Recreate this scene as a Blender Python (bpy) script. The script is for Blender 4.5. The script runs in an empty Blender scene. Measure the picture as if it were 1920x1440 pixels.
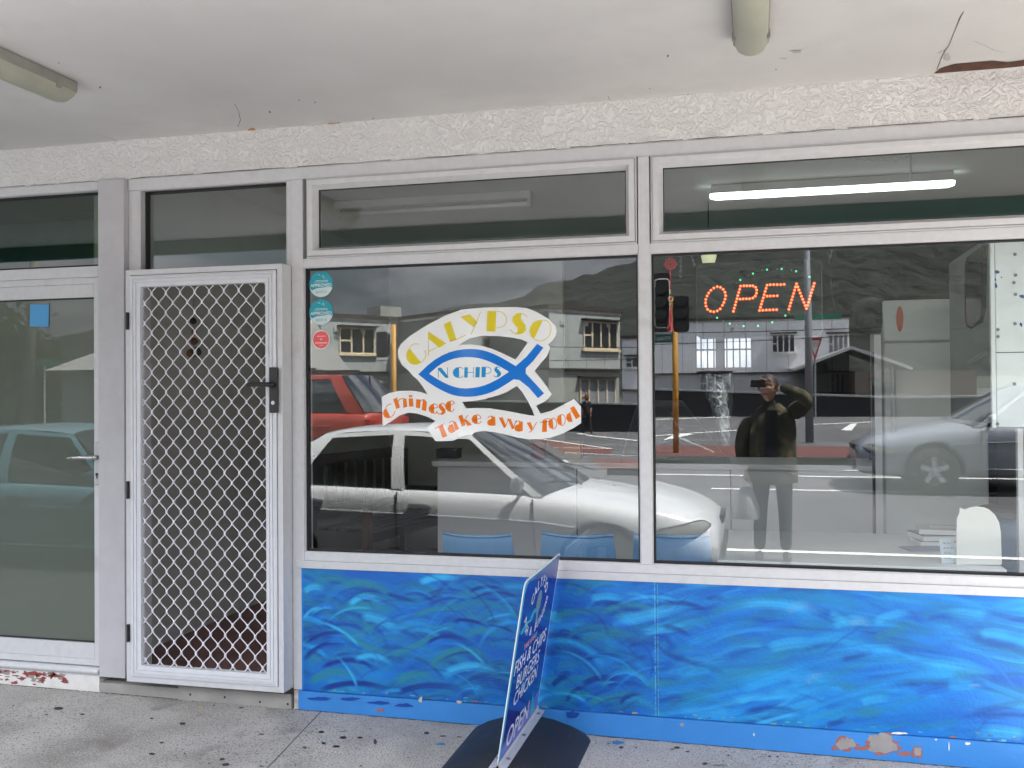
import bpy, bmesh, math, random
import numpy as np
from mathutils import Vector, Matrix
from mathutils.geometry import tessellate_polygon
rnd = random.Random(7)
scene = bpy.context.scene
col = scene.collection

# ------------------------------------------------------------------ camera
FOC, CAMD, EYE = 1810.0, 4.5, 1.6
yaw, pitch, roll = math.radians(14.1), math.radians(0.6), 0.007
FW = np.array([-math.sin(yaw)*math.cos(pitch), math.cos(yaw)*math.cos(pitch), math.sin(pitch)])
R0 = np.array([math.cos(yaw), math.sin(yaw), 0.0]); U0 = np.cross(R0, FW)
RT = math.cos(roll)*R0 - math.sin(roll)*U0
UP = math.sin(roll)*R0 + math.cos(roll)*U0
EYEP = np.array([0.0, -CAMD, EYE])
cam_d = bpy.data.cameras.new('camera'); cam = bpy.data.objects.new('camera', cam_d); col.objects.link(cam)
cam_d.sensor_fit = 'HORIZONTAL'; cam_d.sensor_width = 36.0; cam_d.lens = FOC/1920*36
cam_d.clip_start = 0.005; cam_d.clip_end = 3000
M = Matrix(((RT[0], UP[0], -FW[0], EYEP[0]), (RT[1], UP[1], -FW[1], EYEP[1]), (RT[2], UP[2], -FW[2], EYEP[2]), (0, 0, 0, 1)))
cam.matrix_world = M
scene.camera = cam

# ------------------------------------------------------------------ light
SUN_EL, SUN_AZ = math.radians(63), math.radians(83)      # high sun along the street, from the right
world = bpy.data.worlds.new('World'); scene.world = world; world.use_nodes = True
wn, wl = world.node_tree.nodes, world.node_tree.links
wn.clear()
w_out = wn.new('ShaderNodeOutputWorld'); w_bg = wn.new('ShaderNodeBackground'); w_sky = wn.new('ShaderNodeTexSky')
w_sky.sky_type = 'NISHITA'; w_sky.sun_disc = False; w_sky.sun_elevation = SUN_EL; w_sky.sun_rotation = SUN_AZ
w_sky.air_density = 1.2; w_sky.dust_density = 2.0
w_tc = wn.new('ShaderNodeTexCoord'); w_map = wn.new('ShaderNodeMapping'); w_map.inputs['Scale'].default_value = (1.0, 1.0, 2.6)
w_n = wn.new('ShaderNodeTexNoise'); w_n.inputs['Scale'].default_value = 4.2; w_n.inputs['Detail'].default_value = 9; w_n.inputs['Roughness'].default_value = 0.55
w_r = wn.new('ShaderNodeValToRGB'); w_r.color_ramp.elements[0].position = 0.30; w_r.color_ramp.elements[1].position = 0.50
w_c = wn.new('ShaderNodeValToRGB')
w_c.color_ramp.elements[0].position = 0.38; w_c.color_ramp.elements[0].color = (3.6, 4.1, 5.3, 1)
w_c.color_ramp.elements[1].position = 0.66; w_c.color_ramp.elements[1].color = (13, 13.0, 13.4, 1)
w_mix = wn.new('ShaderNodeMixRGB')
wl.new(w_tc.outputs['Generated'], w_map.inputs['Vector']); wl.new(w_map.outputs[0], w_n.inputs['Vector'])
wl.new(w_n.outputs['Fac'], w_r.inputs[0]); wl.new(w_n.outputs['Fac'], w_c.inputs[0])
wl.new(w_r.outputs[0], w_mix.inputs[0]); wl.new(w_sky.outputs[0], w_mix.inputs[1]); wl.new(w_c.outputs[0], w_mix.inputs[2])
w_sep = wn.new('ShaderNodeSeparateXYZ'); w_el = wn.new('ShaderNodeMapRange'); w_mul = wn.new('ShaderNodeMixRGB'); w_mul.blend_type = 'MULTIPLY'; w_mul.inputs[0].default_value = 1
w_el.interpolation_type = 'SMOOTHSTEP'; w_el.inputs['From Min'].default_value = .12; w_el.inputs['From Max'].default_value = .50; w_el.inputs['To Min'].default_value = .40; w_el.inputs['To Max'].default_value = 1.5
wl.new(w_tc.outputs['Generated'], w_sep.inputs[0]); wl.new(w_sep.outputs['Z'], w_el.inputs[0])      # a dark bank of cloud low down, brighter overhead
wl.new(w_mix.outputs[0], w_mul.inputs[1]); wl.new(w_el.outputs[0], w_mul.inputs[2])
wl.new(w_mul.outputs[0], w_bg.inputs[0]); w_bg.inputs[1].default_value = 0.05
wl.new(w_bg.outputs[0], w_out.inputs[0])
sun_d = bpy.data.lights.new('sun', 'SUN'); sun_d.energy = 4.5; sun_d.angle = math.radians(2.0); sun_d.color = (1, .95, .87)
sun = bpy.data.objects.new('sun', sun_d); col.objects.link(sun)
sdir = Vector((math.sin(SUN_AZ)*math.cos(SUN_EL), math.cos(SUN_AZ)*math.cos(SUN_EL), math.sin(SUN_EL)))
sun.rotation_euler = sdir.to_track_quat('Z', 'Y').to_euler(); sun.location = sdir*30
scene.view_settings.view_transform = 'Standard'; scene.view_settings.look = 'None'
scene.view_settings.exposure = 2.85; scene.view_settings.gamma = 1.0
cy = scene.cycles
cy.max_bounces = 10; cy.diffuse_bounces = 4; cy.glossy_bounces = 5; cy.transmission_bounces = 6; cy.transparent_max_bounces = 20
cy.use_denoising = True; cy.denoiser = 'OPENIMAGEDENOISE'; cy.denoising_input_passes = 'RGB_ALBEDO_NORMAL'; cy.denoising_prefilter = 'ACCURATE'; cy.caustics_reflective = False; cy.caustics_refractive = False; cy.sample_clamp_indirect = 6

# ------------------------------------------------------------------ helpers
def lin(c):
    c = c/255.0
    return c/12.92 if c <= 0.04045 else ((c+0.055)/1.055)**2.4
def S(r, g, b, k=1.0): return (lin(r)*k, lin(g)*k, lin(b)*k, 1.0)

def pl(px, py, Y=0.0):
    """photo pixel -> point on the vertical plane at depth Y"""
    v = FW + RT*(px-960)/FOC + UP*(720-py)/FOC
    return Vector(EYEP + v*((Y-EYEP[1])/v[1]))
def gz(px, py, Z=0.0):
    v = FW + RT*(px-960)/FOC + UP*(720-py)/FOC
    return Vector(EYEP + v*((Z-EYEP[2])/v[2]))
TILT = 0.5
def seen(px, py, Y=None, tilt=0.0, Z=None):
    """where a thing the window pane mirrors at this pixel stands in the street"""
    v = FW + RT*(px-960)/FOC + UP*(720-py)/FOC
    t = math.radians(tilt); n = np.array([0, -math.cos(t), -math.sin(t)]); P = np.array([0, 0, 1.53])
    H = EYEP + v*(((P-EYEP)@n)/(v@n)); w = v - 2*(v@n)*n
    k = (Z-H[2])/w[2] if Z is not None else (Y-H[1])/w[1]
    return Vector(H+w*k)

class MB:
    def __init__(s): s.v, s.f, s.m = [], [], []
    def add(s, vs, fs, mi=0):
        o = len(s.v); s.v += [tuple(v) for v in vs]; s.f += [tuple(i+o for i in f) for f in fs]; s.m += [mi]*len(fs)
        return s
    def box(s, x0, x1, y0, y1, z0, z1, mi=0):
        return s.add([(x, y, z) for z in (z0, z1) for y in (y0, y1) for x in (x0, x1)],
                     [(0, 2, 3, 1), (4, 5, 7, 6), (0, 1, 5, 4), (2, 6, 7, 3), (0, 4, 6, 2), (1, 3, 7, 5)], mi)
    def obox(s, c, ax, ay, az, mi=0):
        c, ax, ay, az = map(Vector, (c, ax, ay, az))
        return s.add([c+ax*i+ay*j+az*k for k in (-1, 1) for j in (-1, 1) for i in (-1, 1)],
                     [(0, 2, 3, 1), (4, 5, 7, 6), (0, 1, 5, 4), (2, 6, 7, 3), (0, 4, 6, 2), (1, 3, 7, 5)], mi)
    def tube(s, pts, r, n=8, mi=0, cap=True):
        pts = [Vector(p) for p in pts]; rs = r if isinstance(r, (list, tuple)) else [r]*len(pts)
        o = len(s.v); prev = None
        for i, p in enumerate(pts):
            t = (pts[min(i+1, len(pts)-1)] - pts[max(i-1, 0)])
            t = t.normalized() if t.length > 1e-9 else Vector((0, 0, 1))
            if prev is None:
                a = Vector((0, 0, 1)) if abs(t.z) < .9 else Vector((1, 0, 0))
                u = t.cross(a).normalized()
            else:
                u = (prev - t*prev.dot(t)).normalized()
            prev = u; w = t.cross(u)
            for k in range(n):
                a = 2*math.pi*k/n
                s.v.append(tuple(p + (u*math.cos(a)+w*math.sin(a))*rs[i]))
        for i in range(len(pts)-1):
            for k in range(n):
                s.f.append((o+i*n+k, o+i*n+(k+1) % n, o+(i+1)*n+(k+1) % n, o+(i+1)*n+k)); s.m.append(mi)
        if cap:
            s.f.append(tuple(o+k for k in reversed(range(n)))); s.m.append(mi)
            s.f.append(tuple(o+(len(pts)-1)*n+k for k in range(n))); s.m.append(mi)
        return s
    def prism(s, poly, fn, d0, d1, mi=0):
        """poly 2D list; fn(a,b,d) -> 3D"""
        n = len(poly); o = len(s.v)
        s.v += [tuple(fn(a, b, d0)) for a, b in poly] + [tuple(fn(a, b, d1)) for a, b in poly]
        tri = tessellate_polygon([[Vector((a, b, 0)) for a, b in poly]])
        for t in tri:
            s.f.append(tuple(o+i for i in t)); s.f.append(tuple(o+n+i for i in reversed(t))); s.m += [mi, mi]
        for i in range(n):
            j = (i+1) % n; s.f.append((o+i, o+j, o+n+j, o+n+i)); s.m.append(mi)
        return s
    def poly(s, pts, mi=0, holes=()):
        loops = [list(map(Vector, pts))] + [list(map(Vector, h)) for h in holes]
        flat = [p for l in loops for p in l]; o = len(s.v)
        s.v += [tuple(p) for p in flat]
        for t in tessellate_polygon(loops): s.f.append(tuple(o+i for i in t)); s.m.append(mi)
        return s
    def lathe(s, prof, c=(0, 0, 0), n=20, axis='z', mi=0):
        o = len(s.v); c = Vector(c)
        for r, h in prof:
            for k in range(n):
                a = 2*math.pi*k/n; x, y = r*math.cos(a), r*math.sin(a)
                p = (x, y, h) if axis == 'z' else ((x, h, y) if axis == 'y' else (h, x, y))
                s.v.append(tuple(c+Vector(p)))
        for i in range(len(prof)-1):
            for k in range(n):
                s.f.append((o+i*n+k, o+i*n+(k+1) % n, o+(i+1)*n+(k+1) % n, o+(i+1)*n+k)); s.m.append(mi)
        s.f.append(tuple(o+k for k in range(n))); s.m.append(mi)
        s.f.append(tuple(o+(len(prof)-1)*n+k for k in range(n))); s.m.append(mi)
        return s
    def grid(s, rows, mi=0, closed=False):
        o = len(s.v); h, w = len(rows), len(rows[0])
        for r in rows: s.v += [tuple(p) for p in r]
        for i in range(h-1):
            for j in range(w if closed else w-1):
                s.f.append((o+i*w+j, o+i*w+(j+1) % w, o+(i+1)*w+(j+1) % w, o+(i+1)*w+j)); s.m.append(mi)
        return s
    def build(s, name, mats, parent=None, smooth=False, bevel=0, fix=True, subsurf=0):
        me = bpy.data.meshes.new(name); me.from_pydata(s.v, [], s.f)
        mats = mats if isinstance(mats, (list, tuple)) else [mats]
        for m in mats: me.materials.append(m)
        if len(mats) > 1: me.polygons.foreach_set('material_index', s.m)
        if fix:
            bm = bmesh.new(); bm.from_mesh(me); bmesh.ops.recalc_face_normals(bm, faces=bm.faces); bm.to_mesh(me); bm.free()
        if smooth: me.polygons.foreach_set('use_smooth', [True]*len(me.polygons))
        me.update()
        o = bpy.data.objects.new(name, me); col.objects.link(o)
        if parent is not None: o.parent = parent
        if bevel:
            b = o.modifiers.new('bevel', 'BEVEL'); b.width = bevel; b.segments = 2; b.limit_method = 'ANGLE'
        if subsurf:
            b = o.modifiers.new('subsurf', 'SUBSURF'); b.levels = subsurf; b.render_levels = subsurf
        return o

def thing(name, label, cat, loc=(0, 0, 0), rz=0, group=None):
    o = bpy.data.objects.new(name, None); col.objects.link(o); o.location = loc; o.rotation_euler = (0, 0, rz)
    o.empty_display_size = 0.1
    return tag(o, label, cat, group)
def tag(o, label=None, cat=None, group=None, kind=None):
    if label: o['label'] = label
    if cat: o['category'] = cat
    if group: o['group'] = group
    if kind: o['kind'] = kind
    return o
def copy_tree(o, parent=None):
    c = o.copy(); col.objects.link(c)
    if parent is not None: c.parent = parent
    for ch in list(o.children): copy_tree(ch, c)
    return c

# ------------------------------------------------------------------ materials
def mat(name, base, rough=0.5, metal=0.0, noise=0.0, nscale=8.0, bump=0.0, bscale=60.0, spec=0.5, coat=0.0, detail=5):
    m = bpy.data.materials.new(name); m.use_nodes = True
    nt = m.node_tree; b = nt.nodes['Principled BSDF']
    base = tuple(base)[:3]+(1,)
    b.inputs['Base Color'].default_value = base; b.inputs['Roughness'].default_value = rough
    b.inputs['Metallic'].default_value = metal; b.inputs['Specular IOR Level'].default_value = spec
    b.inputs['Coat Weight'].default_value = coat
    tc = nt.nodes.new('ShaderNodeTexCoord')
    if noise:
        n = nt.nodes.new('ShaderNodeTexNoise'); n.inputs['Scale'].default_value = nscale; n.inputs['Detail'].default_value = detail
        nt.links.new(tc.outputs['Object'], n.inputs['Vector'])
        r = nt.nodes.new('ShaderNodeValToRGB'); r.color_ramp.elements[0].position = .3; r.color_ramp.elements[1].position = .7
        r.color_ramp.elements[0].color = tuple(x*(1-noise) for x in base[:3])+(1,)
        r.color_ramp.elements[1].color = tuple(min(1, x*(1+noise*.6)) for x in base[:3])+(1,)
        nt.links.new(n.outputs['Fac'], r.inputs[0]); nt.links.new(r.outputs[0], b.inputs['Base Color'])
        mr = nt.nodes.new('ShaderNodeMapRange'); mr.inputs['To Min'].default_value = max(.02, rough-.1); mr.inputs['To Max'].default_value = min(1, rough+.12)
        nt.links.new(n.outputs['Fac'], mr.inputs[0]); nt.links.new(mr.outputs[0], b.inputs['Roughness'])
    if bump:
        n2 = nt.nodes.new('ShaderNodeTexNoise'); n2.inputs['Scale'].default_value = bscale; n2.inputs['Detail'].default_value = 4
        nt.links.new(tc.outputs['Object'], n2.inputs['Vector'])
        bp = nt.nodes.new('ShaderNodeBump'); bp.inputs['Strength'].default_value = bump; bp.inputs['Distance'].default_value = .01
        nt.links.new(n2.outputs['Fac'], bp.inputs['Height']); nt.links.new(bp.outputs[0], b.inputs['Normal'])
    return m
def emis(name, c, s):
    m = bpy.data.materials.new(name); m.use_nodes = True
    b = m.node_tree.nodes['Principled BSDF']; b.inputs['Base Color'].default_value = tuple(c)[:3]+(1,)
    b.inputs['Emission Color'].default_value = tuple(c)[:3]+(1,); b.inputs['Emission Strength'].default_value = s
    return m
def glass_mat(name, fac=0.1, tint=(.965, .985, .98), body=None, rough=0.0):
    m = bpy.data.materials.new(name); m.use_nodes = True
    nt = m.node_tree; nt.nodes.clear()
    out = nt.nodes.new('ShaderNodeOutputMaterial'); mix = nt.nodes.new('ShaderNodeMixShader')
    if body is None:
        t = nt.nodes.new('ShaderNodeBsdfTransparent'); t.inputs[0].default_value = tint+(1,)
    else:
        t = nt.nodes.new('ShaderNodeBsdfDiffuse'); t.inputs[0].default_value = tuple(body)[:3]+(1,)
    g = nt.nodes.new('ShaderNodeBsdfGlossy'); g.inputs['Roughness'].default_value = rough; g.inputs[0].default_value = (.96, .98, 1, 1)
    lw = nt.nodes.new('ShaderNodeLayerWeight'); lw.inputs['Blend'].default_value = .5
    p = nt.nodes.new('ShaderNodeMath'); p.operation = 'POWER'; p.inputs[1].default_value = 4
    ma = nt.nodes.new('ShaderNodeMath'); ma.operation = 'MULTIPLY_ADD'; ma.inputs[1].default_value = .7; ma.inputs[2].default_value = fac; ma.use_clamp = True
    nt.links.new(lw.outputs['Facing'], p.inputs[0]); nt.links.new(p.outputs[0], ma.inputs[0]); nt.links.new(ma.outputs[0], mix.inputs[0])
    nt.links.new(t.outputs[0], mix.inputs[1]); nt.links.new(g.outputs[0], mix.inputs[2]); nt.links.new(mix.outputs[0], out.inputs[0])
    return m
def attr_mat(name, rough=.55, bump=.25, bscale=45.0):
    m = mat(name, (.5, .5, .5), rough, bump=bump, bscale=bscale)
    nt = m.node_tree; a = nt.nodes.new('ShaderNodeAttribute'); a.attribute_name = 'paint'
    nt.links.new(a.outputs['Color'], nt.nodes['Principled BSDF'].inputs['Base Color'])
    return m
def mixin(m, colr, scale, lo, hi, detail=6, coord='Object', stretch=(1, 1, 1), dist=0.0):
    """lay a second colour over the material's base colour through a noise mask"""
    nt = m.node_tree; b = nt.nodes['Principled BSDF']
    tc = nt.nodes.new('ShaderNodeTexCoord'); mp = nt.nodes.new('ShaderNodeMapping'); mp.inputs['Scale'].default_value = stretch
    n = nt.nodes.new('ShaderNodeTexNoise'); n.inputs['Scale'].default_value = scale; n.inputs['Detail'].default_value = detail
    n.inputs['Distortion'].default_value = dist
    r = nt.nodes.new('ShaderNodeValToRGB'); r.color_ramp.elements[0].position = lo; r.color_ramp.elements[1].position = hi
    mx = nt.nodes.new('ShaderNodeMixRGB'); mx.inputs[2].default_value = tuple(colr)[:3]+(1,)
    nt.links.new(tc.outputs[coord], mp.inputs[0]); nt.links.new(mp.outputs[0], n.inputs['Vector']); nt.links.new(n.outputs['Fac'], r.inputs[0])
    nt.links.new(r.outputs[0], mx.inputs[0])
    src = b.inputs['Base Color']
    if src.is_linked:
        nt.links.new(src.links[0].from_socket, mx.inputs[1])
    else:
        mx.inputs[1].default_value = src.default_value
    nt.links.new(mx.outputs[0], src)
    return m

alu = mat('white powder coat', (.61, .61, .62), .42, noise=.05, nscale=30, bump=.05, bscale=400)
alu_post = mat('grey painted post', (.50, .49, .505), .5, noise=.06, nscale=12, bump=.06, bscale=300)
mixin(alu, (.42, .41, .40), 5, .62, .85)
gasket = mat('black rubber gasket', (.012, .012, .013), .6)
soffit_m = mat('soffit paint', (.58, .565, .55), .8, noise=.05, nscale=1.6, bump=.12, bscale=90)
mixin(soffit_m, (.47, .46, .455), .9, .42, .78, detail=8)
mixin(soffit_m, (.51, .495, .48), 5, .50, .85, detail=12)
mixin(soffit_m, (.36, .31, .27), 3.0, .70, .84, detail=10, stretch=(.6, 1.6, 1))
stucco = mat('stucco', (.80, .79, .77), .85, noise=.04, nscale=6)
nt = stucco.node_tree
_tc = nt.nodes.new('ShaderNodeTexCoord'); _n = nt.nodes.new('ShaderNodeTexNoise'); _n.inputs['Scale'].default_value = 25; _n.inputs['Detail'].default_value = 5
_n.inputs['Distortion'].default_value = 1.6; _n.inputs['Roughness'].default_value = .6
_r = nt.nodes.new('ShaderNodeValToRGB'); _r.color_ramp.elements[0].position = .40; _r.color_ramp.elements[1].position = .58
_b = nt.nodes.new('ShaderNodeBump'); _b.inputs['Strength'].default_value = .65; _b.inputs['Distance'].default_value = .012
nt.links.new(_tc.outputs['Object'], _n.inputs['Vector']); nt.links.new(_n.outputs['Fac'], _r.inputs[0]); nt.links.new(_r.outputs[0], _b.inputs['Height'])
nt.links.new(_b.outputs[0], nt.nodes['Principled BSDF'].inputs['Normal'])
glass = glass_mat('window glass', .072)
glass_dark = glass_mat('tinted glass', .06, tint=(.5, .56, .5))
frosted = glass_mat('frosted film glass', .13, body=(.085, .10, .085))
dark = mat('black plastic', (.014, .014, .016), .45)
steel = mat('brushed steel', (.45, .45, .46), .35, .9)
white_p = mat('white laminate', (.86, .86, .87), .4, noise=.03, nscale=4)
fridge_m = mat('white fridge enamel', (.86, .88, .85), .35, noise=.04, nscale=3)
int_wall = mat('interior wall paint', (.52, .52, .48), .8, noise=.08, nscale=2)
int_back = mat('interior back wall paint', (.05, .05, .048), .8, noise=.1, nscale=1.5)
int_ceil = mat('interior ceiling paint', (.62, .62, .59), .8, noise=.05, nscale=2)
int_floor = mat('red brown floor tiles', (.24, .12, .11), .5, noise=.25, nscale=6)
teal = mat('teal painted timber', (.02, .17, .15), .6, noise=.15, nscale=5)
wood_dark = mat('dark stained timber', (.045, .020, .014), .45, noise=.35, nscale=14)
wood_mid = mat('orange brown timber', (.16, .06, .02), .5, noise=.25, nscale=14)
chair_blue = mat('blue plastic', (.22, .42, .70), .4, noise=.06, nscale=10)
paper = mat('white paper', (.78, .78, .76), .7)
rot = mat('rotten brown timber', (.075, .028, .015), .85, noise=.6, nscale=25)
crack = mat('dark crack', (.05, .04, .035), .9)
rust = mat('rust stain', (.42, .22, .10), .9)
concrete = mat('footpath concrete', (.49, .465, .435), .9, noise=.16, nscale=3.0, bump=.5, bscale=220)

# ------------------------------------------------------------------ the shop building
shop = thing('shop_building', 'single storey takeaway shop front with white aluminium windows, blue mural below and a deep awning', 'building')

def ring(mb, x0, x1, z0, z1, loops, mi=0):
    """picture-frame moulding in an XZ opening: loops = [(inset, y), ...]"""
    rows = []
    for ins, y in loops:
        rows.append([(x0+ins, y, z0+ins), (x1-ins, y, z0+ins), (x1-ins, y, z1-ins), (x0+ins, y, z1-ins)])
    return mb.grid(rows, mi, closed=True)
def pane_box(x0, x1, z0, z1, y, tilt=0.0, th=.005):
    mb = MB(); zc = 1.53; t = math.tan(math.radians(tilt))
    vs = []
    for yy in (y, y+th):
        for x, z in ((x0, z0), (x1, z0), (x1, z1), (x0, z1)):
            vs.append((x, yy-(z-zc)*t, z))
    return mb.add(vs, [(0, 1, 2, 3), (7, 6, 5, 4), (0, 4, 5, 1), (1, 5, 6, 2), (2, 6, 7, 3), (3, 7, 4, 0)])
def blob2(cx, cy, rx, ry, n=14, jag=.3, seed=0):
    r = random.Random(seed); out = []
    for k in range(n):
        a = 2*math.pi*k/n; q = 1 + r.uniform(-jag, jag)
        out.append((cx+math.cos(a)*rx*q, cy+math.sin(a)*ry*q))
    return out

# --- lintel, with its rough plaster
mb = MB(); mb.box(-9, 2.6, -.012, .12, 2.764, 2.971)
mb.build('stucco_lintel', stucco, shop)
sq_ = random.Random(12); m = MB(); x = -5.0
while x < 2.0:
    L_ = sq_.uniform(.15, .6); pts = [(x+L_*k/8, -.0135, 2.7635+sq_.uniform(-.0012, .0022)) for k in range(9)]
    m.tube(pts, [sq_.uniform(.0006, .0022) for _ in pts], 5); x += L_+sq_.uniform(.0, .08)
m.build('sealant_crack', mat('dirty sealant', (.10, .075, .055), .9), shop)
# --- awning: soffit, fascia, cracks
aw = MB(); aw.box(-9, 2.6, -2.86, -.0125, 2.971, 3.06)  # right end lengthened out of view to keep sun off the near footpath
awn = aw.build('awning', soffit_m, shop)
MB().box(-9, 2.63, -2.93, -2.861, 2.85, 3.24).build('fascia', teal, awn)
MB().box(2.601, 2.63, -2.86, -.02, 2.93, 3.24).build('end_board', teal, awn)
ck_m = [crack, rot, rust, mat('scuffed paint', (.40, .38, .37), .9)]
def soff(pts, mi=0, z=2.9685, name='crack'):
    MB().poly([gz(x, y, z) for x, y in pts]).build(name, ck_m[mi], awn, fix=False)
def crackline(pts, w, mi=0, z=2.969):
    P = [Vector(p) for p in pts]
    L = [(p.x-w*random.Random(i).uniform(.3, 1), p.y) for i, p in enumerate(P)]; Rr = [(p.x+w*random.Random(i+9).uniform(.3, 1), p.y) for i, p in enumerate(P)]
    soff(L+Rr[::-1], mi, z)
soff([(1751, 138), (1764, 128), (1790, 120), (1830, 117), (1860, 114), (1890, 117), (1925, 112), (1960, 108), (1960, 120), (1920, 124), (1890, 127), (1840, 131), (1790, 135)], 1, name='broken_edge')
crackline([(1757, 130), (1766, 106), (1772, 95), (1779, 86), (1786, 68), (1793, 52), (1800, 34), (1807, 22)], 1.1)
crackline([(1758, 100), (1775, 92)], 1.0)
crackline([(1826, 77), (1845, 85), (1864, 94), (1882, 99)], .8)
crackline([(440, 195), (447, 208), (451, 225), (446, 238)], .7)
crackline([(180, 252), (205, 258), (222, 266)], .6)
crackline([(1140, 180), (1143, 188), (1155, 191)], .6)
for k, (x, y, a, b) in enumerate([(472, 244, 7, 4), (628, 232, 12, 2.5)]):
    soff(blob2(x, y, a, b, 12, .4, k), 2, name='rust_stain')
for k, (x, y) in enumerate([(506, 210), (591, 192), (561, 188), (188, 164), (110, 118), (1218, 166), (1252, 105), (1455, 130), (700, 222), (1030, 200), (1160, 191), (1290, 178)]):
    soff(blob2(x, y, 1.6, 1.2 if k % 3 else 2.2, 8, .4, k+40), 0, name='nail_hole')
soff(blob2(1492, 97, 12, 2.6, 12, .5, 3), 3, name='scuff'); soff(blob2(1471, 110, 7, 1.6, 12, .5, 4), 3, name='scuff')
soff(blob2(1776, 107, 6, 6, 12, .3, 5), 3, name='scuff')

# --- front frame members
MB().box(-3.24, 2.0, 0, .10, 2.703, 2.763).box(-9, -3.41, 0, .10, 2.717, 2.763).build('head_rail', alu, shop, bevel=.002)
MB().box(-3.405, -3.246, -.03, .12, .108, 2.7635).build('post', alu_post, shop, bevel=.003)
MB().box(-2.285, -2.222, -.004, .10, .109, 2.7025).build('post', alu, shop, bevel=.003)
MB().box(-.5185, -.4655, -.006, .10, .8065, 2.7025).build('mullion', alu, shop, bevel=.003)
MB().box(1.95, 2.06, -.004, .10, .8065, 2.7025).build('post', alu, shop, bevel=.003)
tb = MB(); tb.box(-2.2215, -.519, -.002, .09, 2.252, 2.296).box(-.465, 1.9495, -.002, .09, 2.252, 2.296)
tb.build('transom_bar', alu, shop, bevel=.002)
sl = MB(); sl.box(-2.2215, 1.9495, -.002, .11, .764, .806); sl.box(-2.262, 2.0, -.012, .10, .7265, .7635)
sl.build('sill', alu, shop, bevel=.002)

def window(x0, x1, z0, z1, y, tilt=0.0, sash=False, gmat=None, lip=.012):
    w = MB()
    if sash:
        ring(w, x0, x1, z0, z1, [(0, .06), (0, -.004), (.006, -.004), (.006, .004), (.010, .004), (.010, -.016), (.035, -.016), (.037, -.014), (.056, .03), (.056, .05)])
    else:
        ring(w, x0, x1, z0, z1, [(0, .09), (0, .004), (.004, .004), (.004, .018)])
    f = w.build('window', alu, shop)
    g = MB(); ins = .050 if sash else .003
    ring(g, x0, x1, z0, z1, [(ins, y-.012), (ins+lip*.8, y-.012), (ins+lip*.8, y+.02), (ins, y+.02), (ins, y-.012)] if not sash else
         [(ins+.004, y-.004), (ins+.008, y-.004), (ins+.008, y+.01)])
    g.build('gasket', gasket, f)
    pane_box(x0+ins, x1-ins, z0+ins, z1-ins, y, tilt).build('pane', gmat or glass, f)
    return f
window(-2.2215, -.519, .806, 2.252, .035, 0.0)
window(-.465, 1.9495, .806, 2.252, .035, TILT, lip=.012)
window(-2.2, -.524, 2.297, 2.702, .03, 0, True)
window(-.459, 1.945, 2.297, 2.702, .03, 0, True)
window(-3.172, -2.312, 2.262, 2.7025, .06, 0)
MB().box(-3.2455, -3.1725, .01, .10, .13, 2.7025).box(-2.3115, -2.2855, .004, .10, .13, 2.7025).build('door_jamb', alu, shop, bevel=.002)

# --- neighbour's door with frosted glass, left
nd = MB(); ring(nd, -4.92, -3.42, .155, 2.247, [(0, .06), (0, 0.0), (.035, 0.0), (.035, .01)])
nd.box(-4.885, -3.455, 0, .05, 2.14, 2.247-.036).box(-4.885, -3.455, 0, .05, .191, .275)
ndoor = nd.build('door', alu, shop, bevel=.002)
g = MB(); ring(g, -4.885, -3.455, .275, 2.14, [(0, .014), (.007, .014), (.007, .03)]); g.build('gasket', gasket, ndoor)
pane_box(-4.885, -3.455, .275, 2.14, .022).build('frosted_pane', glass_mat('frosted film glass pane', .048, body=(.125, .142, .118)), ndoor)
h = MB(); h.box(-3.442, -3.414, -.012, .0, 1.13, 1.356); h.build('lock_plate', mat('zinc', (.45, .45, .46), .35, .6), ndoor, bevel=.003)
h = MB(); h.tube([(-3.424, -.012, 1.277), (-3.424, -.055, 1.277)], .013, 12); h.tube([(-3.42, -.055, 1.277), (-3.50, -.06, 1.278), (-3.577, -.055, 1.274)], [.011, .010, .009], 10)
h.build('lever_handle', mat('worn chrome', (.6, .6, .61), .25, .9), ndoor, smooth=True)
h = MB(); h.lathe([(.008, -.016), (.008, -.013)], (-3.428, 0, 1.185), 10, 'y'); h.box(-3.4295, -3.4265, -.017, -.0125, 1.163, 1.185); h.build('keyhole', dark, ndoor)
MB().box(-4.92, -3.41, -.01, .09, 2.2475, 2.306).build('transom_bar', alu, shop, bevel=.003)
MB().box(-9, -4.93, 0, .1, .12, 2.716).build('side_wall', mat('side wall paint', (.5, .5, .5), .8, noise=.1), shop)
f = MB(); ring(f, -4.92, -3.409, 2.3065, 2.7165, [(0, .09), (0, .004), (.004, .02)]); f = f.build('window', alu, shop)
g = MB(); ring(g, -4.92, -3.409, 2.3065, 2.7165, [(.004, .03), (.013, .03), (.013, .055)]); g.build('gasket', gasket, f)
pane_box(-4.916, -3.413, 2.311, 2.712, .045).build('pane', glass_mat('grey green glass', .065, tint=(.75, .80, .74)), f)
th = MB(); th.tube([(-4.92, -.02, .132), (-3.41, -.02, .132)], .016, 12); th.box(-4.92, -3.41, -.018, .1, .108, .15)
th.build('threshold', alu, shop)
pk = MB(); pk.box(-5.5, -3.41, -.022, .1, -.02, .107)
rr = random.Random(3)
for k in range(70):
    x = rr.uniform(-4.15, -3.62); z = .107-abs(rr.gauss(0, .022)) if rr.random() < .75 else rr.uniform(.035, .10)
    pk.poly([(a, -.0226-.0001*(k % 5), b) for a, b in blob2(x, min(z, .10), rr.uniform(.006, .03), rr.uniform(.003, .011), 10, .5, k)], 1 if rr.random() < .6 else 2)
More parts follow.
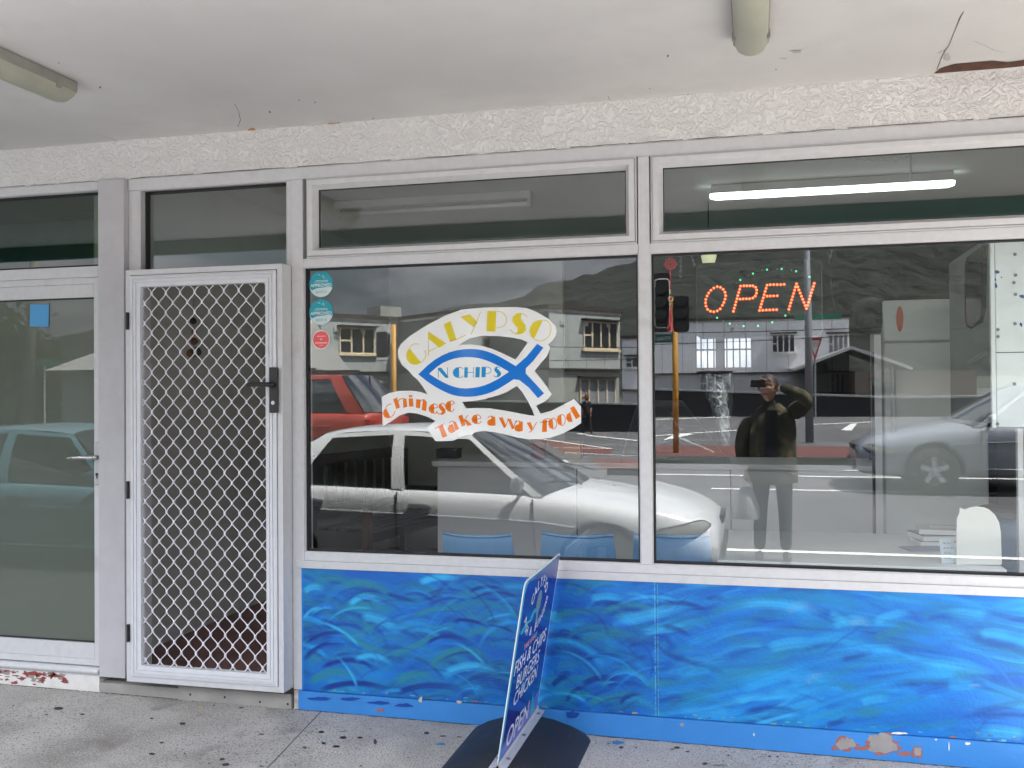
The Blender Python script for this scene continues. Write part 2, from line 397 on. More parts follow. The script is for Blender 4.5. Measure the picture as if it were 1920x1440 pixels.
pk.build('plinth', [mat('flaking white paint', (.74, .72, .69), .8, noise=.08, nscale=20), mat('old red paint', (.28, .06, .05), .8), mat('bare concrete', (.33, .27, .25), .9)], shop, fix=False)

# --- security screen door
sd = MB(); ring(sd, -3.186, -2.288, .118, 2.262, [(0, .0), (0, -.10), (.028, -.10), (.028, -.05), (.03, .0)])
sdoor = sd.build('security_door', alu, shop, bevel=.002)
lf = MB(); ring(lf, -3.154, -2.320, .148, 2.230, [(0, -.06), (0, -.106), (.012, -.110), (.016, -.110), (.017, -.105), (.020, -.105), (.021, -.110), (.034, -.110), (.035, -.104), (.038, -.104), (.039, -.108), (.058, -.106), (.060, -.085), (.060, -.07)])
lf.build('leaf_frame', mat('door leaf powder coat', (.66, .67, .70), .4, noise=.04, nscale=20), sdoor)
gr = MB(); PX, PZ = .0838, .1030
nd0 = pl(284.2, 550, -.09)
x0, x1, z0, z1 = -3.098, -2.376, .205, 2.172
i = 0; k0 = int((x0-nd0.x)/(PX/2))-2
def rtri(t):      # rounded triangle wave, flat at its turning points
    t = t % 1.0; v = 4*abs(t-.5)-1
    return math.sin(math.pi/2*max(-1, min(1, 1.22*v)))*.55+max(-1, min(1, 1.22*v))*.45
for k in range(k0, k0+24):
    xc = nd0.x + (k+.5)*PX/2
    pts = []
    nz = int((z1-z0)/PZ*12)
    seg = []
    for j in range(nz+1):
        z = z0+(z1-z0)*j/nz
        s = rtri((z-nd0.z)/PZ)*(1 if k % 2 else -1)
        x = xc + s*(PX/4-.0022)
        y = -.088 + (.0022 if k % 2 else -.0022)
        if x0 <= x <= x1: seg.append((x, y, z))
        else:
            if len(seg) > 1: gr.tube(seg, .0031, 5)
            seg = []
    if len(seg) > 1: gr.tube(seg, .0031, 5)
# spot-welded knots where two strands touch
for k in range(k0, k0+24):
    for j in range(-2, 24):
        xn = nd0.x + k*PX/2; zn = nd0.z - j*PZ - (PZ/2 if k % 2 else 0)
        if x0+.004 < xn < x1-.004 and z0 < zn < z1: gr.obox((xn, -.088, zn), (.0052, 0, 0), (0, .0045, 0), (0, 0, .011))
gr.build('diamond_grille', mat('white grille', (.72, .70, .74), .45), sdoor, smooth=True)
lk = MB(); lk.box(-2.350, -2.302, -.124, -.1105, 1.515, 1.742); lk.build('lock_box', dark, sdoor, bevel=.004)
lk = MB(); lk.tube([(-2.325, -.124, 1.655), (-2.325, -.165, 1.655)], .013, 12); lk.tube([(-2.318, -.165, 1.655), (-2.38, -.168, 1.658), (-2.446, -.164, 1.655)], [.012, .011, .011], 10)
lk.build('lever_handle', dark, sdoor, smooth=True)
MB().lathe([(.010, -.128), (.010, -.1235)], (-2.327, 0, 1.565), 12, 'y').build('key_cylinder', steel, sdoor)
for z in (1.995, 1.115, .372):
    MB().box(-3.176, -3.164, -.1065, -.1005, z-.045, z+.045).tube([(-3.170, -.112, z-.045), (-3.170, -.112, z+.045)], .006, 8).build('hinge', dark, sdoor)
tp = MB(); tp.box(-3.409, -2.287, -.02, .1, -.02, .075); tp.box(-2.93, -2.287, -.026, -.0205, -.005, .09)
for x in (-2.86, -2.66, -2.46, -2.305): tp.lathe([(.006, -.0275), (.006, -.0255)], (x, 0, .02+(.03 if x < -2.5 else .02)), 8, 'y', 1)
tp.build('step', [mat('worn step concrete', (.34, .325, .30), .85, noise=.15, nscale=8, bump=.2, bscale=120), dark], shop)

# --- mural panel under the windows, painted as brush strokes on a fine mesh
NX, NZ = 1110, 155
mx0, mx1, mz0, mz1 = -2.236, 2.2, .110, .726
gx = np.linspace(mx0, mx1, NX); gzv = np.linspace(mz0, mz1, NZ)
XX, ZZ = np.meshgrid(gx, gzv)
rng = np.random.default_rng(11)
L3 = lambda r, g, b: np.array([lin(r), lin(g), lin(b)])
img = np.zeros((NZ, NX, 3)); img[:] = L3(18, 102, 188)
jx = -.452
def smooth_noise(h, w, ch, cw):
    a = rng.random((ch, cw)); yi = np.linspace(0, ch-1.001, h); xi = np.linspace(0, cw-1.001, w)
    y0 = yi.astype(int); x0_ = xi.astype(int); fy = (yi-y0)[:, None]; fx = (xi-x0_)[None]
    fy = fy*fy*(3-2*fy); fx = fx*fx*(3-2*fx)
    return a[y0][:, x0_]*(1-fy)*(1-fx)+a[y0+1][:, x0_]*fy*(1-fx)+a[y0][:, x0_+1]*(1-fy)*fx+a[y0+1][:, x0_+1]*fy*fx
sn = smooth_noise(NZ, NX, 6, 26)
img += (sn[..., None]-.5)*np.array([.02, .10, .16])
pal = [L3(6, 62, 150), L3(4, 48, 132), L3(12, 92, 184), L3(20, 110, 205), L3(48, 150, 222), L3(80, 170, 230), L3(36, 116, 160), L3(48, 120, 150), L3(26, 116, 176), L3(10, 84, 190), L3(30, 120, 200)]
palL = [0, 0, 1, 2, 2, 3, 4, 4, 6, 7, 7, 8, 9]; palR = [0, 2, 3, 3, 4, 4, 5, 6, 6, 8, 9, 10, 10]
def stroke(cx, cz, Rr, a0, a1, w, c, al):
    # arc of a circle about (cx,cz)
    aa = np.linspace(a0, a1, 12); ex = cx+Rr*np.cos(aa); ez = cz+Rr*np.sin(aa)
    i0 = np.searchsorted(gx, ex.min()-w); i1 = np.searchsorted(gx, ex.max()+w)
    k0 = np.searchsorted(gzv, ez.min()-w); k1 = np.searchsorted(gzv, ez.max()+w)
    if i1-i0 < 2 or k1-k0 < 2: return
    x = XX[k0:k1, i0:i1]-cx; z = ZZ[k0:k1, i0:i1]-cz
    rr_ = np.hypot(x, z); an = np.arctan2(z, x)
    an = np.where(an < min(a0, a1)-math.pi, an+2*math.pi, an)
    t = (an-a0)/(a1-a0); q = (rr_-Rr)/w
    prof = np.clip(1-np.abs(q)**2.4, 0, 1)
    nb = max(3, int(2*w/.0055)); br = rng.random(nb+1); bi = np.clip(((q+1)/2*nb), 0, nb); b0 = bi.astype(int); bb = br[b0]*(1-(bi-b0))+br[np.minimum(b0+1, nb)]*(bi-b0)
    fade = np.clip(t/.15, 0, 1)*np.clip((1-t)/.35, 0, 1)
    m = al*prof*fade*np.clip(.40+1.1*bb-.30*t, 0, 1)
    m = np.where((t >= 0) & (t <= 1), m, 0)[..., None]
    img[k0:k1, i0:i1] = img[k0:k1, i0:i1]*(1-m)+c*m
# left sheet: rows of overlapping scallop waves, each a family of concentric strokes; right sheet: long slanting swells
palL = [0, 0, 1, 1, 2, 2, 3, 4, 6, 6, 7, 7, 8, 9]
for n in range(500):      # undercoat
    x = rng.uniform(mx0, mx1); z = rng.uniform(mz0, mz1); Rr = rng.uniform(.3, 1.2); mid = math.pi/2+rng.normal(.1, .35); half = rng.uniform(.10, .28)/Rr
    stroke(x-Rr*math.cos(mid), z-Rr*math.sin(mid), Rr, mid-half, mid+half, rng.uniform(.015, .05), pal[(palL if x < jx else palR)[rng.integers(13)]], rng.uniform(.25, .6))
rows_z = [.66, .56, .46, .36, .26, .15]
for ri, rz0 in enumerate(rows_z):
    nx_ = 6
    for ci in range(nx_+1):
        cx = mx0+(ci+(.5 if ri % 2 else 0)+rng.uniform(-.22, .22))*(jx-mx0)/nx_; cz = rz0-.16+rng.uniform(-.035, .035); tilt_ = rng.normal(0, .18); sq = rng.uniform(.85, 1.25)
        for k in range(11):
            Rr = (.05+.018*k*rng.uniform(.85, 1.15))*sq; a0, a1 = math.pi/2+tilt_-rng.uniform(.45, 1.15), math.pi/2+tilt_+rng.uniform(.45, 1.15)
            if rng.random() < .5: a0, a1 = a1, a0
            stroke(cx+rng.uniform(-.02, .02), cz, Rr, a0, a1, rng.uniform(.010, .026), pal[palL[rng.integers(len(palL))]], rng.uniform(.35, .85))
for n in range(620):
    x = rng.uniform(jx, mx1+.1); z = rng.uniform(mz0, mz1)
    sl_ = .22*math.sin(x*2.1+z*4+.6)+.10+rng.normal(0, .10); Rr = rng.uniform(.5, 1.8); sg2 = 1 if rng.random() < .6 else -1
    mid = sg2*math.pi/2+sl_; half = rng.uniform(.07, .24)/Rr
    stroke(x-Rr*math.cos(mid), z-Rr*math.sin(mid), Rr, mid-half, mid+half, rng.uniform(.010, .034), pal[palR[rng.integers(len(palR))]], rng.uniform(.30, .70))
def px_stroke(p0, pm, p1, w, c, al, org=(560, 1040), sc=2.8235):
    if org[0] == 1200: al *= .52; w *= 1.25
    P = [pl(org[0]+a/sc, org[1]+b/sc) for a, b in (p0, pm, p1)]
    (ax, az), (bx, bz), (cx_, cz_) = [(p.x, p.z) for p in P]
    d = 2*(ax*(bz-cz_)+bx*(cz_-az)+cx_*(az-bz))
    if abs(d) < 1e-9: return
    ux = ((ax*ax+az*az)*(bz-cz_)+(bx*bx+bz*bz)*(cz_-az)+(cx_*cx_+cz_*cz_)*(az-bz))/d
    uz = ((ax*ax+az*az)*(cx_-bx)+(bx*bx+bz*bz)*(ax-cx_)+(cx_*cx_+cz_*cz_)*(bx-ax))/d
    a0 = math.atan2(az-uz, ax-ux); am = math.atan2(bz-uz, bx-ux); a1 = math.atan2(cz_-uz, cx_-ux)
    while am-a0 > math.pi: am -= 2*math.pi
    while am-a0 < -math.pi: am += 2*math.pi
    while a1-am > math.pi: a1 -= 2*math.pi
    while a1-am < -math.pi: a1 += 2*math.pi
    stroke(ux, uz, math.hypot(ax-ux, az-uz), a0, a1, w, c, min(.97, al*1.25)); stroke(ux, uz, math.hypot(ax-ux, az-uz)*1.004, a0, a1, w*.8, c, min(.9, al))
G, D, Lt, B = L3(46, 118, 148), L3(4, 44, 130), L3(72, 168, 228), L3(8, 70, 168)
for a in [((230, 170), (340, 145), (490, 215), .022, G, .8), ((60, 180), (150, 130), (300, 170), .015, G, .6), ((220, 400), (360, 480), (560, 530), .020, G, .8), ((480, 520), (620, 480), (760, 380), .018, G, .8), ((700, 600), (830, 510), (1020, 560), .024, G, .85), ((60, 690), (180, 620), (330, 670), .028, G, .8), ((520, 690), (620, 630), (740, 680), .024, G, .9), ((250, 290), (330, 270), (470, 290), .02, G, .6), ((600, 330), (720, 290), (900, 290), .018, G, .6),
          ((40, 470), (130, 420), (260, 420), .012, D, .8), ((30, 560), (130, 480), (280, 470), .016, D, .8), ((120, 600), (280, 560), (430, 610), .014, D, .85), ((110, 720), (280, 680), (500, 720), .018, D, .9), ((510, 740), (700, 690), (900, 730), .018, D, .8), ((820, 350), (920, 350), (1010, 390), .012, D, .8), ((680, 470), (780, 430), (900, 460), .012, D, .7), ((940, 570), (1020, 590), (1080, 610), .014, D, .9), ((270, 240), (320, 230), (400, 250), .014, D, .7), ((900, 200), (1000, 170), (1110, 200), .012, D, .7), ((460, 200), (560, 230), (650, 250), .012, D, .6), ((1340, 700), (1380, 660), (1440, 640), .018, D, .8), ((1500, 690), (1620, 650), (1740, 680), .018, D, .7), ((1500, 560), (1620, 530), (1760, 560), .012, D, .6), ((1540, 270), (1640, 250), (1760, 290), .012, D, .6), ((1420, 780), (1460, 720), (1540, 700), .012, D, .8), ((1700, 790), (1760, 740), (1830, 740), .014, D, .7),
          ((270, 270), (370, 220), (450, 260), .02, Lt, .6), ((330, 330), (430, 340), (540, 420), .03, Lt, .5), ((640, 150), (740, 120), (860, 130), .022, Lt, .6), ((300, 560), (420, 540), (500, 590), .018, Lt, .6), ((760, 640), (900, 590), (1060, 620), .026, Lt, .55), ((30, 200), (90, 170), (140, 190), .02, Lt, .5), ((30, 340), (60, 300), (130, 280), .01, Lt, .6), ((1540, 230), (1640, 220), (1740, 240), .02, Lt, .5), ((1330, 300), (1360, 330), (1400, 330), .03, Lt, .4), ((1540, 800), (1620, 760), (1700, 790), .02, G, .8), ((1330, 350), (1480, 300), (1640, 330), .02, G, .5), ((1480, 480), (1680, 420), (1860, 480), .03, G, .5)]:
    px_stroke(*a[:3], a[3], a[4], a[5])
O8 = dict(org=(1200, 1040), sc=2.667)
for a in [((350, 300), (460, 260), (560, 240), .02, G, .6), ((360, 600), (600, 560), (860, 500), .028, G, .6), ((1160, 430), (1270, 380), (1400, 340), .02, G, .7), ((420, 420), (540, 430), (680, 420), .024, G, .5), ((1090, 800), (1150, 785), (1220, 800), .022, G, .9), ((1000, 670), (1040, 655), (1080, 680), .02, G, .8), ((1560, 620), (1660, 590), (1760, 600), .024, G, .5),
          ((110, 250), (200, 240), (350, 290), .012, D, .8), ((110, 360), (180, 370), (260, 420), .014, D, .8), ((110, 480), (240, 530), (380, 560), .014, D, .7), ((330, 225), (390, 215), (440, 235), .012, D, .6), ((800, 480), (900, 450), (1000, 420), .012, D, .6), ((1000, 520), (1080, 500), (1180, 470), .014, D, .6), ((520, 790), (680, 770), (820, 800), .016, D, .7), ((930, 840), (1000, 830), (1040, 800), .012, D, .8), ((680, 180), (800, 175), (940, 195), .010, B, .7), ((1650, 780), (1800, 750), (1930, 720), .012, D, .7), ((1380, 700), (1480, 670), (1560, 660), .02, B, .6), ((1430, 320), (1500, 310), (1570, 315), .012, B, .7),
          ((640, 470), (760, 440), (880, 440), .026, Lt, .6), ((740, 640), (860, 620), (1000, 600), .022, Lt, .5), ((960, 350), (1060, 330), (1160, 340), .024, Lt, .55), ((1170, 340), (1260, 300), (1360, 290), .02, Lt, .5), ((1100, 740), (1180, 720), (1260, 720), .02, Lt, .5), ((940, 290), (1000, 320), (1060, 380), .02, Lt, .4), ((1700, 400), (1780, 390), (1860, 410), .02, Lt, .4)]:
    px_stroke(*a[:3], a[3], a[4], a[5], **O8)
for n in range(110):
    x = rng.uniform(mx0, jx if n % 3 else mx1); z = rng.uniform(mz0, mz1); Rr = rng.uniform(.10, .40) if x < jx else rng.uniform(.3, 1.0)
    mid = math.pi/2+rng.normal(0 if x < jx else .2, .4); half = rng.uniform(.06, .16)/Rr
    stroke(x-Rr*math.cos(mid), z-Rr*math.sin(mid), Rr, mid-half, mid+half, rng.uniform(.004, .012), [D, Lt, B, G, L3(26, 130, 215)][int(rng.integers(5))], rng.uniform(.35, .8) if x < jx else rng.uniform(.2, .5))
pk_ = L3(150, 150, 190)
for a in [((730, 300), (820, 250), (900, 300), .02, pk_, .25), ((1050, 350), (1100, 330), (1150, 360), .016, pk_, .35), ((830, 640), (870, 610), (920, 590), .014, pk_, .3), ((1640, 660), (1680, 650), (1720, 655), .008, pk_, .35)]:
    px_stroke(*a[:3], a[3], a[4], a[5], **O8)
# sheet joint, scrapes, peeling along the foot
for xx, wd, k in ((-.4585, 1, .55), (-.4445, 1, .45)):
    i = np.searchsorted(gx, xx); f = (rng.random(NZ) < .75)[:, None]*k
    img[:, i] = img[:, i]*(1-f)+L3(150, 190, 215)*f
i = np.searchsorted(gx, -.452); img[:, i] *= .6
for k in range(90):
    x = int(rng.integers(5, NX-5)); z = int(abs(rng.normal(0, 3))); w = int(rng.integers(1, 7)); h_ = int(rng.integers(1, 3))
    c = [L3(170, 150, 130), L3(120, 80, 60), L3(150, 190, 210), L3(130, 150, 110)][int(rng.integers(4))]
    img[z:z+h_, x:x+w] = img[z:z+h_, x:x+w]*.4+c*.6
i0 = np.searchsorted(gx, mx0+.012); img[:, :i0] = img[:, :i0]*.4 + L3(10, 120, 215)*.6
img = np.clip(img*np.array([.55, 1.12, 1.02])*np.where(XX < jx, 1.06, 1.02)[..., None], .002, .8)
me = bpy.data.meshes.new('mural_panel')
vv = np.stack([XX, np.full_like(XX, -.006), ZZ], -1).reshape(-1, 3)
idx = np.arange(NX*NZ).reshape(NZ, NX)
ff = np.stack([idx[:-1, :-1], idx[:-1, 1:], idx[1:, 1:], idx[1:, :-1]], -1).reshape(-1, 4)
nv0 = len(vv)
back = np.array([(mx0, -.006, mz0), (mx1, -.006, mz0), (mx1, -.006, mz1), (mx0, -.006, mz1), (mx0, .05, mz0), (mx1, .05, mz0), (mx1, .05, mz1), (mx0, .05, mz1)])
bf = np.array([(0, 4, 5, 1), (1, 5, 6, 2), (2, 6, 7, 3), (3, 7, 4, 0), (4, 7, 6, 5)])+nv0
me.from_pydata(np.vstack([vv, back]).tolist(), [], np.vstack([ff, bf]).tolist())
ca = me.color_attributes.new('paint', 'FLOAT_COLOR', 'POINT')
cols = np.ones((nv0+8, 4)); cols[:nv0, :3] = img.reshape(-1, 3); cols[nv0:, :3] = (.1, .2, .4)
ca.data.foreach_set('color', cols.reshape(-1).astype(np.float32))
mural_m = attr_mat('mural paint', .45, .22, 70); me.materials.append(mural_m)
mo = bpy.data.objects.new('mural_panel', me); col.objects.link(mo); mo.parent = shop

# --- blue kickboard with peeled patches
kb = MB(); kb.box(-2.252, 2.3, -.016, .05, -.06, .1065); kb.box(-2.275, -2.2525, -.014, .05, -.06, .108, 3)
kbn = [0]
def kbl(x, y, a, b, mi, seed, org=(1200, 1040), sc=2.667, jag=.3, dy=0.0):
    kbn[0] += 1; pts = blob2(x, y, a, b, 22, jag, seed)
    for _ in range(1): pts = [q for i in range(len(pts)) for q in ((pts[i][0]*.75+pts[(i+1) % len(pts)][0]*.25, pts[i][1]*.75+pts[(i+1) % len(pts)][1]*.25), (pts[i][0]*.25+pts[(i+1) % len(pts)][0]*.75, pts[i][1]*.25+pts[(i+1) % len(pts)][1]*.75))]
    kb.poly([pl(org[0]+p/sc, org[1]+q/sc, -.0163-.00022*kbn[0]) for p, q in pts], mi)
for a in [(1215, 950, 86, 51, 1, 1), (1027, 947, 56, 34, 1, 2), (1325, 996, 34, 12, 1, 3), (1115, 968, 50, 11, 1, 8), (985, 965, 34, 11, 1, 4), (1385, 985, 26, 30, 1, 5)]: kbl(*a)
for a in [(1210, 948, 76, 46, 2, 11), (1030, 945, 48, 30, 2, 12), (1387, 985, 18, 24, 2, 13), (1170, 920, 34, 20, 2, 14)]: kbl(*a, dy=.0004)
for a in [(210, 850, 12, 9, 2, 21), (1640, 945, 14, 7, 4, 22), (1290, 893, 40, 6, 4, 23), (1565, 912, 16, 5, 1, 24), (1545, 960, 3, 22, 4, 25), (570, 900, 3, 8, 4, 26), (1480, 925, 6, 4, 4, 27)]: kbl(*a)
O7 = dict(org=(560, 1040), sc=2.8235)
for a in [(432, 824, 22, 9, 1, 31), (645, 768, 10, 14, 3, 32), (850, 780, 14, 8, 3, 33), (930, 776, 20, 4, 1, 34), (1780, 838, 16, 6, 2, 35)]: kbl(*a, **O7)
for a in [(110, 762, 58, 9, 5, 41), (265, 764, 56, 8, 5, 42), (425, 784, 60, 8, 5, 43), (560, 798, 46, 11, 5, 44), (1450, 850, 34, 20, 5, 45)]: kbl(*a, jag=.28, **O7)  # wavy deep blue paint; last patch is the sign base's shadow, painted on
kb.build('kickboard', [mat('sky blue paint', S(58, 138, 214, .95), .5, noise=.10, nscale=4, bump=.12, bscale=50), mat('exposed red undercoat', (.34, .13, .11), .8), mat('bare grey concrete', (.32, .30, .29), .9, noise=.12, nscale=30), mat('pale chipped paint', (.55, .50, .46), .8, noise=.3, nscale=40), paper, mat('deep blue paint and base shadow', S(16, 70, 160), .5)], shop, fix=False)

# --- shell of the building and the room behind the glass
MB().box(-9, 4.5, .02, 6.2, 3.07, 3.2).box(-9, 4.5, -.0, .12, 3.2, 3.7).build('roof', mat('roof sheet', (.3, .3, .31), .6, noise=.1), shop)
MB().box(-3.5, 2.2, .13, 5.5, -.04, .10).build('interior_floor', int_floor, shop)
MB().box(-3.5, 2.2, .121, 5.5, 2.985, 3.05).build('interior_ceiling', int_ceil, shop)
MB().box(-3.56, -3.505, .14, 5.5, -.04, 3.05).build('interior_wall', int_wall, shop)
MB().box(2.205, 2.3, -.0, 5.5, -.04, 3.05).build('interior_wall', int_wall, shop)
MB().box(2.301, 4.5, -.0, .2, -.06, 3.06).build('side_wall', mat('side wall render', (.5, .48, .45), .85, noise=.1), shop)
BW = 5.4
a, b = pl(1302, 626, BW), pl(1412, 692, BW)
wx0, wx1, wz0, wz1 = a.x, b.x, b.z, a.z
MB().box(-3.5, -1.75, 4.45, 4.52, .10, 2.98).build('interior_wall', mat('pale partition', (.80, .79, .73), .8, noise=.06), shop)
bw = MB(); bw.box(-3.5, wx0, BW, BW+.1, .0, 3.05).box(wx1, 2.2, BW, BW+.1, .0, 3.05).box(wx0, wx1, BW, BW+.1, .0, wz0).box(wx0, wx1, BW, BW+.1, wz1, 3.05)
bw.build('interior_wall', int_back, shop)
bwin = MB(); ring(bwin, wx0, wx1, wz0, wz1, [(0, BW+.02), (.02, BW+.02), (.02, BW+.06)]); 
xm = pl(1350, 660, BW).x; bwin.box(xm-.045, xm+.045, BW+.02, BW+.07, wz0, wz1)
for k in range(1, 9):
    x = wx0+(wx1-wx0)*k/9
    bwin.tube([(x, BW+.03, wz0), (x, BW+.03, wz1)], .008, 6)
bwin.box(wx0, wx1, BW+.025, BW+.035, (wz0*.45+wz1*.55)-.008, (wz0*.45+wz1*.55)+.008)
bwin.build('barred_window', dark, shop)
MB().box(-9, 4.5, 6.9, 7.0, -.2, 1.35).build('yard_wall', mat('cream yard wall', (.62, .56, .45), .9), shop)
# dark lobby behind the neighbour's glass
MB().box(-6, -3.57, 1.6, 1.7, 0, 3.05).box(-6, -5.9, .2, 1.6, 0, 3.05).box(-6, -3.57, .13, 1.6, 2.9, 3.0).build('neighbour_wall', mat('neighbour wall paint', (.36, .40, .32), .8, noise=.1), shop)

# ------------------------------------------------------------------ footpath
fp = MB()
fz = lambda x: -.007*x-.003
def fpt(px, py, d=0.0):
    p = gz(px, py, 0.0)
    for _ in range(3): p = gz(px, py, fz(p.x)+d)
    return p
n = 30
fp.grid([[(-12+18*i/n, y, fz(-12+18*i/n)) for i in range(n+1)] for y in (-2.9, -1.4, .13)])
fp.grid([[(-12+18*i/n, -2.9, z) for i in range(n+1)] for z in (fz(0)-.0, -.3)], 4)
jl = [gz(*p, 0) for p in ((603, 1338), (512, 1434))]
d = (jl[1]-jl[0]).normalized(); J0 = jl[0]-d*.05; J1 = jl[0]+d*2.6
nrm = Vector((-d.y, d.x, 0))*.003
fp.poly([(q.x, q.y, fz(q.x)+.0012) for q in (J0-nrm, J0+nrm, J1+nrm, J1-nrm)], 1)
def gum(x, y, a, b, mi, seed, org, sc, jag=.22):
    fp.poly([fpt(org[0]+p/sc, org[1]+q/sc, .0015) for p, q in blob2(x, y, a*.42, b*.42, 20, jag*.6, seed)], mi)
OA, OB, OC = ((0, 960), 3.0), ((560, 1040), 2.8235), ((1200, 1040), 2.667)
for k, a in enumerate([(328, 1105, 62, 20), (463, 1138, 30, 12), (853, 1160, 27, 10), (1027, 1190, 42, 18), (1357, 1100, 40, 8), (855, 1360, 42, 16), (910, 1297, 28, 12), (1470, 1250, 42, 12), (1808, 1238, 36, 14), (1820, 1300, 28, 14), (1893, 1318, 42, 14), (262, 1140, 20, 8), (1250, 1390, 34, 18), (1470, 1430, 34, 12), (1040, 1358, 14, 8), (1270, 1420, 50, 20), (415, 1208, 12, 6), (1715, 1325, 30, 16)]):
    gum(*a, 2 if k not in (7, 17, 13) else 3, k, *OA)
for k, a in enumerate([(120, 938, 36, 14), (236, 968, 46, 18), (325, 968, 34, 14), (133, 998, 26, 14), (200, 1015, 44, 14), (678, 944, 34, 18), (405, 990, 22, 34), (765, 960, 44, 8), (850, 965, 32, 6), (1708, 1020, 30, 12), (1665, 994, 14, 6), (330, 1118, 20, 8), (580, 1075, 14, 6)]): gum(*a, 2, k+50, *OB)
for k, a in enumerate([(755, 1002, 54, 16), (235, 935, 42, 10), (378, 920, 20, 10), (1690, 995, 76, 26), (440, 908, 26, 8), (590, 905, 16, 8), (1640, 1000, 20, 14), (560, 958, 30, 6)]): gum(*a, 5 if k not in (1, 2, 4, 5, 7) else 6, k+80, *OB, jag=.45)
for k, a in enumerate([(185, 965, 36, 14), (237, 985, 28, 8), (442, 1003, 18, 8), (648, 1008, 20, 10), (688, 1010, 18, 8), (325, 1045, 34, 14), (400, 1052, 90, 5), (160, 972, 30, 6), (40, 1030, 12, 6), (760, 1050, 14, 6)]): gum(*a, 2, k+110, *OC)
rd_ = random.Random(21)
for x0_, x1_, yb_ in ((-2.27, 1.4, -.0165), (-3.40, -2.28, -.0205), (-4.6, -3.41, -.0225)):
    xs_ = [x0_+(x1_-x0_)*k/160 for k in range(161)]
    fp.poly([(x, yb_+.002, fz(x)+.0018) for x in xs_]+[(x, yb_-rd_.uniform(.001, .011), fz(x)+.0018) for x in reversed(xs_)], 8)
gum(1125, 1097, 22, 12, 7, 130, *OA)
r5 = random.Random(5)
for k in range(14):
    gum(r5.uniform(0, 1915), r5.uniform(1290, 1440), r5.uniform(2, 6), r5.uniform(1, 3), 2, k+200, (0, 0), 1.0, .4)
# concrete: fine aggregate speckle, worn patches
nt = concrete.node_tree
mixin(concrete, (.24, .225, .205), 1.6, .44, .74, detail=11)
mixin(concrete, (.44, .43, .41), 2.3, .52, .72, detail=7)
mixin(concrete, (.13, .125, .12), 120, .55, .66, detail=3)
mixin(concrete, (.66, .64, .60), 150, .60, .70, detail=3)
mixin(concrete, (.19, .17, .15), 4.0, .62, .80, detail=10)
gum_m = mat('old chewing gum', (.045, .044, .044), .75)
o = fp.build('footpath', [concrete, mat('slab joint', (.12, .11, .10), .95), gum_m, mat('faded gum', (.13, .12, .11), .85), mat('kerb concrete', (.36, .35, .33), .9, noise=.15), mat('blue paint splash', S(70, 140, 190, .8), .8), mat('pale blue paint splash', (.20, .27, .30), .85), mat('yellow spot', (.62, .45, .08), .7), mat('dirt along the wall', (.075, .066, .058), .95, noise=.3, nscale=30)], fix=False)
tag(o, kind='structure')

# ------------------------------------------------------------------ awning lights (unlit battens)
def batten(name, label, ends, zc=2.9695, w=.125, h=.085, lit=None, group=None):
    (xa, ya), (xb, yb) = ends
    t = thing(name, label, 'ceiling light', ((xa+xb)/2, (ya+yb)/2, zc), 0, group)
    L = math.hypot(xb-xa, yb-ya)/2; t.rotation_euler = (0, 0, math.atan2(yb-ya, xb-xa))
    return t, L
old_body = mat('old grey light body', (.27, .26, .23), .6, noise=.3, nscale=7)
old_diff = mat('yellowed diffuser', (.36, .36, .29), .45, noise=.18, nscale=5)
def old_light(label, ends):
    t, L = batten('awning_light', label, ends, group='weathered tube lights under the awning')
    prof = [(-.066, -.002), (-.066, -.040), (-.060, -.045), (.060, -.045), (.066, -.040), (.066, -.002)]
    rows = []
    for x, s in ((-L, .9), (-L+.02, 1), (L-.02, 1), (L, .9)): rows.append([(x, a*s, b) for a, b in prof])
    m = MB().grid(rows); m.poly(rows[0]); m.poly(rows[-1]); m.build('body', old_body, t)
    prof = [(-.061, -.045)]+[(-.061+.122*k/10, -.050-.045*math.sin(math.pi*k/10)**.55) for k in range(1, 10)]+[(.061, -.045)]
    rows = []
    for x, s in ((-L+.004, .55), (-L+.018, .85), (-L+.05, 1), (L-.05, 1), (L-.018, .85), (L-.004, .55)):
        rows.append([(x, a*(.8+.2*s), -.045+(b+.045)*s) for a, b in prof])
    m = MB().grid(rows); m.poly(rows[0]); m.poly(rows[-1]); m.build('diffuser', old_diff, t, smooth=True)
    for s in (-1, 1):
        for x in (-L+.12, L-.12):
            MB().box(x-.012, x+.012, s*.063-.006, s*.063+.006, -.058, -.03).build('clip', old_body, t)
    return t
def lightpos(pa, pb, z=2.925):
    return (gz(*pa, z).xy, gz(*pb, z).xy)
a = gz(1408, 62, 2.93); old_light('weathered grey tube light on the soffit above the right window', ((a.x, -.70), (a.x+.0, -1.95)))
b1 = gz(134, 186, 2.91); old_light('weathered yellowed tube light on the soffit at far left, above the frosted door', ((b1.x-.005, b1.y-.03), (b1.x-.005, b1.y-1.27)))

